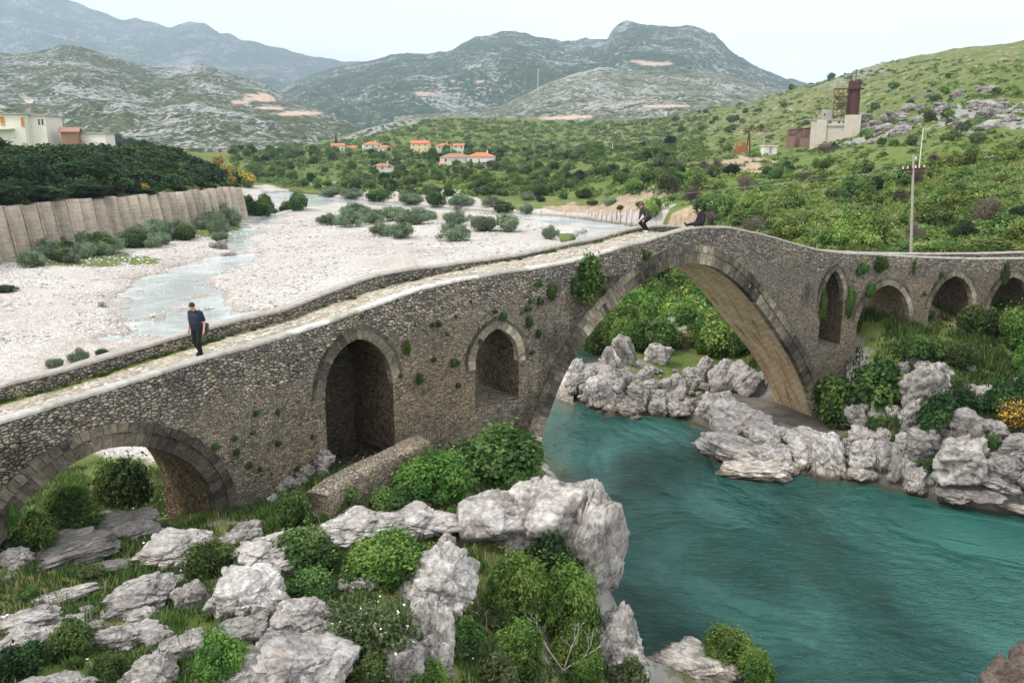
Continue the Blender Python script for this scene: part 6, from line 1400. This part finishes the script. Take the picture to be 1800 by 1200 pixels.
SK=plain('skin',(.50,.27,.18),.55,.1,5,spec=.4);HR=plain('dark_hair',(.025,.018,.013),.7,.3,20)
def cloth(n,c):return plain(n,c,.85,.25,6,.02)
def hand(w,d,side,curl=.5):
    """w wrist, d hand direction, side: unit vector across the palm, thumb on +side"""
    w,d,s_=Vector(w),Vector(d).normalized(),Vector(side).normalized();nn=d.cross(s_).normalized();P=[('c',tuple(w),tuple(w+d*.05),.027,.030),('c',tuple(w+d*.04+s_*.018),tuple(w+d*.085+s_*.024),.017,.014),('c',tuple(w+d*.04-s_*.018),tuple(w+d*.08-s_*.026),.017,.013)]
    for i,(o,l) in enumerate(((.030,.072),(.010,.082),(-.011,.076),(-.031,.060))):
        a=w+d*.085+s_*o;b=a+(d*math.cos(curl*.6)+nn*math.sin(curl*.6)).normalized()*l*.5;c=b+(d*math.cos(curl*1.6)+nn*math.sin(curl*1.6)).normalized()*l*.5
        P+=[('c',tuple(a),tuple(b),.0098,.0092),('c',tuple(b),tuple(c),.0090,.0075)]
    a=w+d*.025+s_*.028;b=a+(d*.7+s_*.7).normalized()*.038;c=b+(d*.95+s_*.2+nn*.35).normalized()*.032;P+=[('c',tuple(a),tuple(b),.013,.011),('c',tuple(b),tuple(c),.011,.009)]
    return P
def person(J,loc,rz,label,top,legs,shoe,longs,hairmat=HR,emblem=None,scale=1.):
    R=empty('person',tuple(loc),rz);R.scale=(scale,)*3;meta(R,label,'person');c=lambda a,b,ra,rb:('c',a,b,ra,rb)
    hd=Vector(J['head']);tilt=J.get('tilt',.3);yaw=J.get('yaw',0);HM=Matrix.Rotation(yaw,4,'Z')@Matrix.Rotation(tilt,4,'Y')
    h=lambda x,y,z:tuple(hd+HM.to_3x3()@Vector((x,y,z)))
    headp=[('e',h(-.008,0,.018),(.098,.078,.098),HM),('e',h(.018,0,-.045),(.072,.060,.075),HM),('c',h(.088,0,.0),h(.106,0,-.026),.010,.014),('e',h(.062,0,-.085),(.030,.028,.022),HM),
      ('e',h(.081,0,-.058),(.014,.024,.007),HM),('e',h(.070,0,.024),(.024,.055,.010),HM),('e',h(-.005,.078,-.012),(.018,.009,.028),HM),('e',h(-.005,-.078,-.012),(.018,.009,.028),HM)]
    P=list(headp)+[c(J['neck'],h(-.01,0,-.05),.058,.052)];tor=[];
    for a,ra in J['torso']:tor.append((a,ra))
    T=[]
    for (a,ra,wa),(b,rb,wb) in zip([(a,r,w) for (a,r),w in zip(tor,J['wid'])][:-1],[(a,r,w) for (a,r),w in zip(tor,J['wid'])][1:]):
        for s_ in(-1,0,1):T.append(c((a[0],a[1]+s_*wa,a[2]),(b[0],b[1]+s_*wb,b[2]),ra,rb))
    P+=T;arms=[];hands=[];leg=[];foot=[]
    for sd in('l','r'):
        sh,el,wr=J['sh'+sd],J['el'+sd],J['wr'+sd];arms+= [c(sh,el,.056,.043),c(el,wr,.042,.027)]
        d=Vector(wr)-Vector(el);hands+=hand(wr,J.get('hd'+sd,tuple(d)),J.get('hs'+sd,(1,0,0)),J.get('curl',.5))
        hp,kn,an,to=J['hp'+sd],J['kn'+sd],J['an'+sd],J['to'+sd];leg+=[c(hp,kn,.092,.060),c(kn,an,.060,.042)];foot+=[c(an,to,.040,.034),c(an,(an[0]-.03,an[1],an[2]-.03),.042,.036)]
    P+=arms+hands+leg+foot
    union(P,.0065,'body',SK,R,1)
    g=lambda L,k,f=None:[('c',a,b,ra+k,rb+k) for _,a,b,ra,rb in L]
    if longs:slv=g(arms,.016)
    else:
        slv=[]
        for sd in('l','r'):
            a,b=Vector(J['sh'+sd]),Vector(J['el'+sd]);slv.append(c(tuple(a),tuple(a.lerp(b,.78)),.074,.062))
    col=[c(J['neck'],tuple(Vector(J['neck'])+Vector((0,0,.02))),.066,.058)] if not longs else [c(J['neck'],tuple(Vector(J['neck']).lerp(hd,.42)),.072,.064)]
    union(g(T,.016)+slv+col,.010,'jacket' if longs else 'shirt',top,R,3)
    pel=[c((J['torso'][0][0][0],-.07,J['torso'][0][0][2]),(J['torso'][0][0][0],.07,J['torso'][0][0][2]),.118,.118)]
    tro=g(leg,.017);union(pel+tro,.010,'trousers',legs,R,3)
    union(g(foot,.012),.008,'shoes',shoe,R,2)
    union([('e',h(-.018,0,.040),(.102,.086,.092),HM),('e',h(-.045,0,-.01),(.066,.080,.07),HM)],.007,'hair',hairmat,R,2)
    for s_ in(-1,1):
        m=MB();D,Fc=icos(3) if False else _IS;V=D*.0085+np.array(h(.0835,s_*.030,.006));m.add(V.tolist(),Fc.tolist());m.build('eye',M['glass'],R)
    if emblem:
        m=MB();
        for p0 in emblem:
            V=D_*.024*np.array([.5,1.1,1.]) +np.array(p0);m.add(V.tolist(),_IS[1].tolist())
        m.build('emblem',plain('red_emblem',(.55,.02,.03),.7),R)
    return R
D_=_IS[0]
def deck_hit(u,v):
    r=ray(u,v)
    for Y in np.arange(18,60,.05):
        k=Y/r[1];x,z=r[0]*k,CH+r[2]*k
        d=(_px-x)**2+(_py-Y)**2;i=np.argmin(d);nx,ny=-_t[i,1],_t[i,0];off=(x-_px[i])*nx+(Y-_py[i])*ny
        if .4<off<BW-.4 and z<=deckz(_ss[i]):return (x,Y,float(deckz(_ss[i]))),math.atan2(_t[i,1],_t[i,0]),_ss[i],off
    x,y=bxy(30.,1.);return (x,y,float(deckz(30.))),.6,30.,1.
def people():
    loc,a,s,off=deck_hit(350,628)
    if off<.75:x,y=bxy(s,.8);loc=(float(x),float(y),float(deckz(s)))
    sl=.10   # the walkway falls away in front of him
    J=dict(head=(.135,0,1.635),tilt=.62,yaw=.15,neck=(.03,0,1.475),torso=[((0,0,.95),.125),((.035,0,1.10),.135),((.03,0,1.28),.13),((.005,0,1.40),.085)],wid=[.055,.055,.075,.12],
      shl=(.0,.19,1.41),ell=(-.06,.255,1.13),wrl=(.03,.275,.89),shr=(0,-.19,1.41),elr=(-.05,-.245,1.13),wrr=(.08,-.22,.90),hdl=(.15,.02,-1),hdr=(.2,.1,-1),hsl=(1,0,.1),hsr=(1,0,.1),
      hpl=(0,.095,.93),knl=(.11,.10,.50),anl=(.02,.10,.085),tol=(.17,.12,.045-.02),hpr=(0,-.095,.93),knr=(.02,-.10,.50),anr=(-.20,-.09,.14),tor=(-.07,-.10,.05))
    P=person(J,loc,a+math.pi+.45,'man in navy T shirt and black trousers walking down the bridge, head bowed',cloth('navy_cotton',(.016,.02,.038)),cloth('black_cotton',(.008,.008,.010)),cloth('black_leather',(.012,.012,.014)),False,scale=1.07)
    m=MB();Mx=Matrix.Rotation(.1,4,'Y');m.box((-.07,-.15,-.19),(.07,.15,.17),Mx);o=m.build('shoulder_bag',cloth('grey_canvas',(.045,.05,.062)));b=o.modifiers.new('b','BEVEL');b.width=.05;b.segments=4
    ca,sa=math.cos(a+math.pi+.45),math.sin(a+math.pi+.45);ox,oy=-.26,.12;o.location=(loc[0]+ca*ox-sa*oy,loc[1]+sa*ox+ca*oy,loc[2]+.95);o.rotation_euler=(0,0,a+.45);meta(o,'dark grey bag hanging at the back hip of the walking man','bag')
    loc,a,s,off=deck_hit(1136,409)
    J=dict(head=(.36,0,1.30),tilt=.75,yaw=0,neck=(.24,0,1.19),torso=[((-.10,0,.74),.125),((-.03,0,.86),.13),((.10,0,1.02),.13),((.19,0,1.12),.095)],wid=[.06,.055,.075,.11],
      shl=(.20,.19,1.12),ell=(.17,.25,.85),wrl=(.30,.20,.66),shr=(.20,-.19,1.12),elr=(.17,-.25,.85),wrr=(.32,-.20,.66),hsl=(0,-1,0),hsr=(0,1,0),
      hpl=(-.09,.10,.72),knl=(.26,.13,.50),anl=(.00,.12,.10),tol=(.14,.14,.045),hpr=(-.09,-.10,.72),knr=(.30,-.13,.46),anr=(-.10,-.12,.10),tor=(.05,-.14,.045))
    person(J,loc,a+math.pi-.15,'crouching man in olive jacket, black trousers and white trainers on the top of the bridge',cloth('olive_jacket',(.05,.048,.036)),cloth('black_tracksuit',(.01,.01,.012)),cloth('white_trainers',(.62,.60,.57)),True,hairmat=plain('short_brown_hair',(.10,.06,.045),.8),scale=1.06)
    s,z=face_at(1230,399,.2);x,y=bxy(s,.2)
    J=dict(head=(.06,0,.80),tilt=.28,yaw=.5,neck=(-.04,0,.64),torso=[((-.06,0,.12),.12),((-.09,0,.28),.13),((-.09,0,.46),.13),((-.07,0,.57),.09)],wid=[.065,.06,.08,.115],
      shl=(-.06,.19,.57),ell=(-.02,.25,.30),wrl=(.20,.16,.15),shr=(-.06,-.19,.57),elr=(-.02,-.25,.30),wrr=(.20,-.16,.13),hsl=(0,-1,0),hsr=(0,1,0),
      hpl=(-.02,.10,.09),knl=(.40,.14,.12),anl=(.46,.2,-.28),tol=(.60,.22,-.32),hpr=(-.02,-.10,.09),knr=(.40,-.12,.10),anr=(.72,-.12,.05),tor=(.82,-.13,.16))
    person(J,(float(x),float(y),float(btop(s))),a+math.pi-.2,'man in black jacket with a red emblem sitting on the bridge parapet',cloth('black_jacket',(.012,.012,.015)),cloth('dark_trousers',(.012,.012,.02)),cloth('dark_shoes',(.03,.03,.035)),True,emblem=[(-.02,.235,.50),(-.02,.25,.44),(-.075,.24,.47),(.02,.24,.42)])
people()

# each member of a small group also gets its place in the photograph
def ordinals():
    bpy.context.view_layer.update();G={}
    for o in C.objects:
        if o.parent is None and o.get('group') and o.get('label'):G.setdefault((o['group'],o['label']),[]).append(o)
    W_=['leftmost','second from left','third from left','fourth from left','fifth from left','sixth from left','seventh from left','eighth from left','ninth from left','tenth from left']
    for (g,l),L in G.items():
        n=len(L)
        if not 1<n<=50:continue
        def uu(o):
            p=o.location;zc=p[1]*_c-(p[2]-CH)*_s;return p[0]/zc
        L.sort(key=uu)
        for i,o in enumerate(L):
            t=W_[i] if i<10 else f'{i+1}th from left' if (i+1)%10>3 or 10<(i+1)<20 else f"{i+1}{['','st','nd','rd'][(i+1)%10] if (i+1)%10 else 'th'} from left"
            if i==n-1:t='rightmost'
            w=l.split()[:13];
            while w and w[-1] in('the','of','on','in','at','and','behind','above','a','to','by'):w.pop()
            o['label']=' '.join(w)+', '+t
ordinals()
def haze():
    t=bpy.data.materials.new('haze_air');t.use_nodes=True;n=t.node_tree;n.nodes.clear()
    o=n.nodes.new('ShaderNodeOutputMaterial');v=n.nodes.new('ShaderNodeVolumePrincipled')
    v.inputs['Color'].default_value=(.66,.83,1,1);v.inputs['Density'].default_value=HZ;v.inputs['Anisotropy'].default_value=.2
    n.links.new(v.outputs[0],o.inputs['Volume'])
    b=MB();b.box((-9500,-120,-4),(9500,12500,2150));meta(b.build('haze',t),kind='stuff')
HZ=1.2e-4
haze()
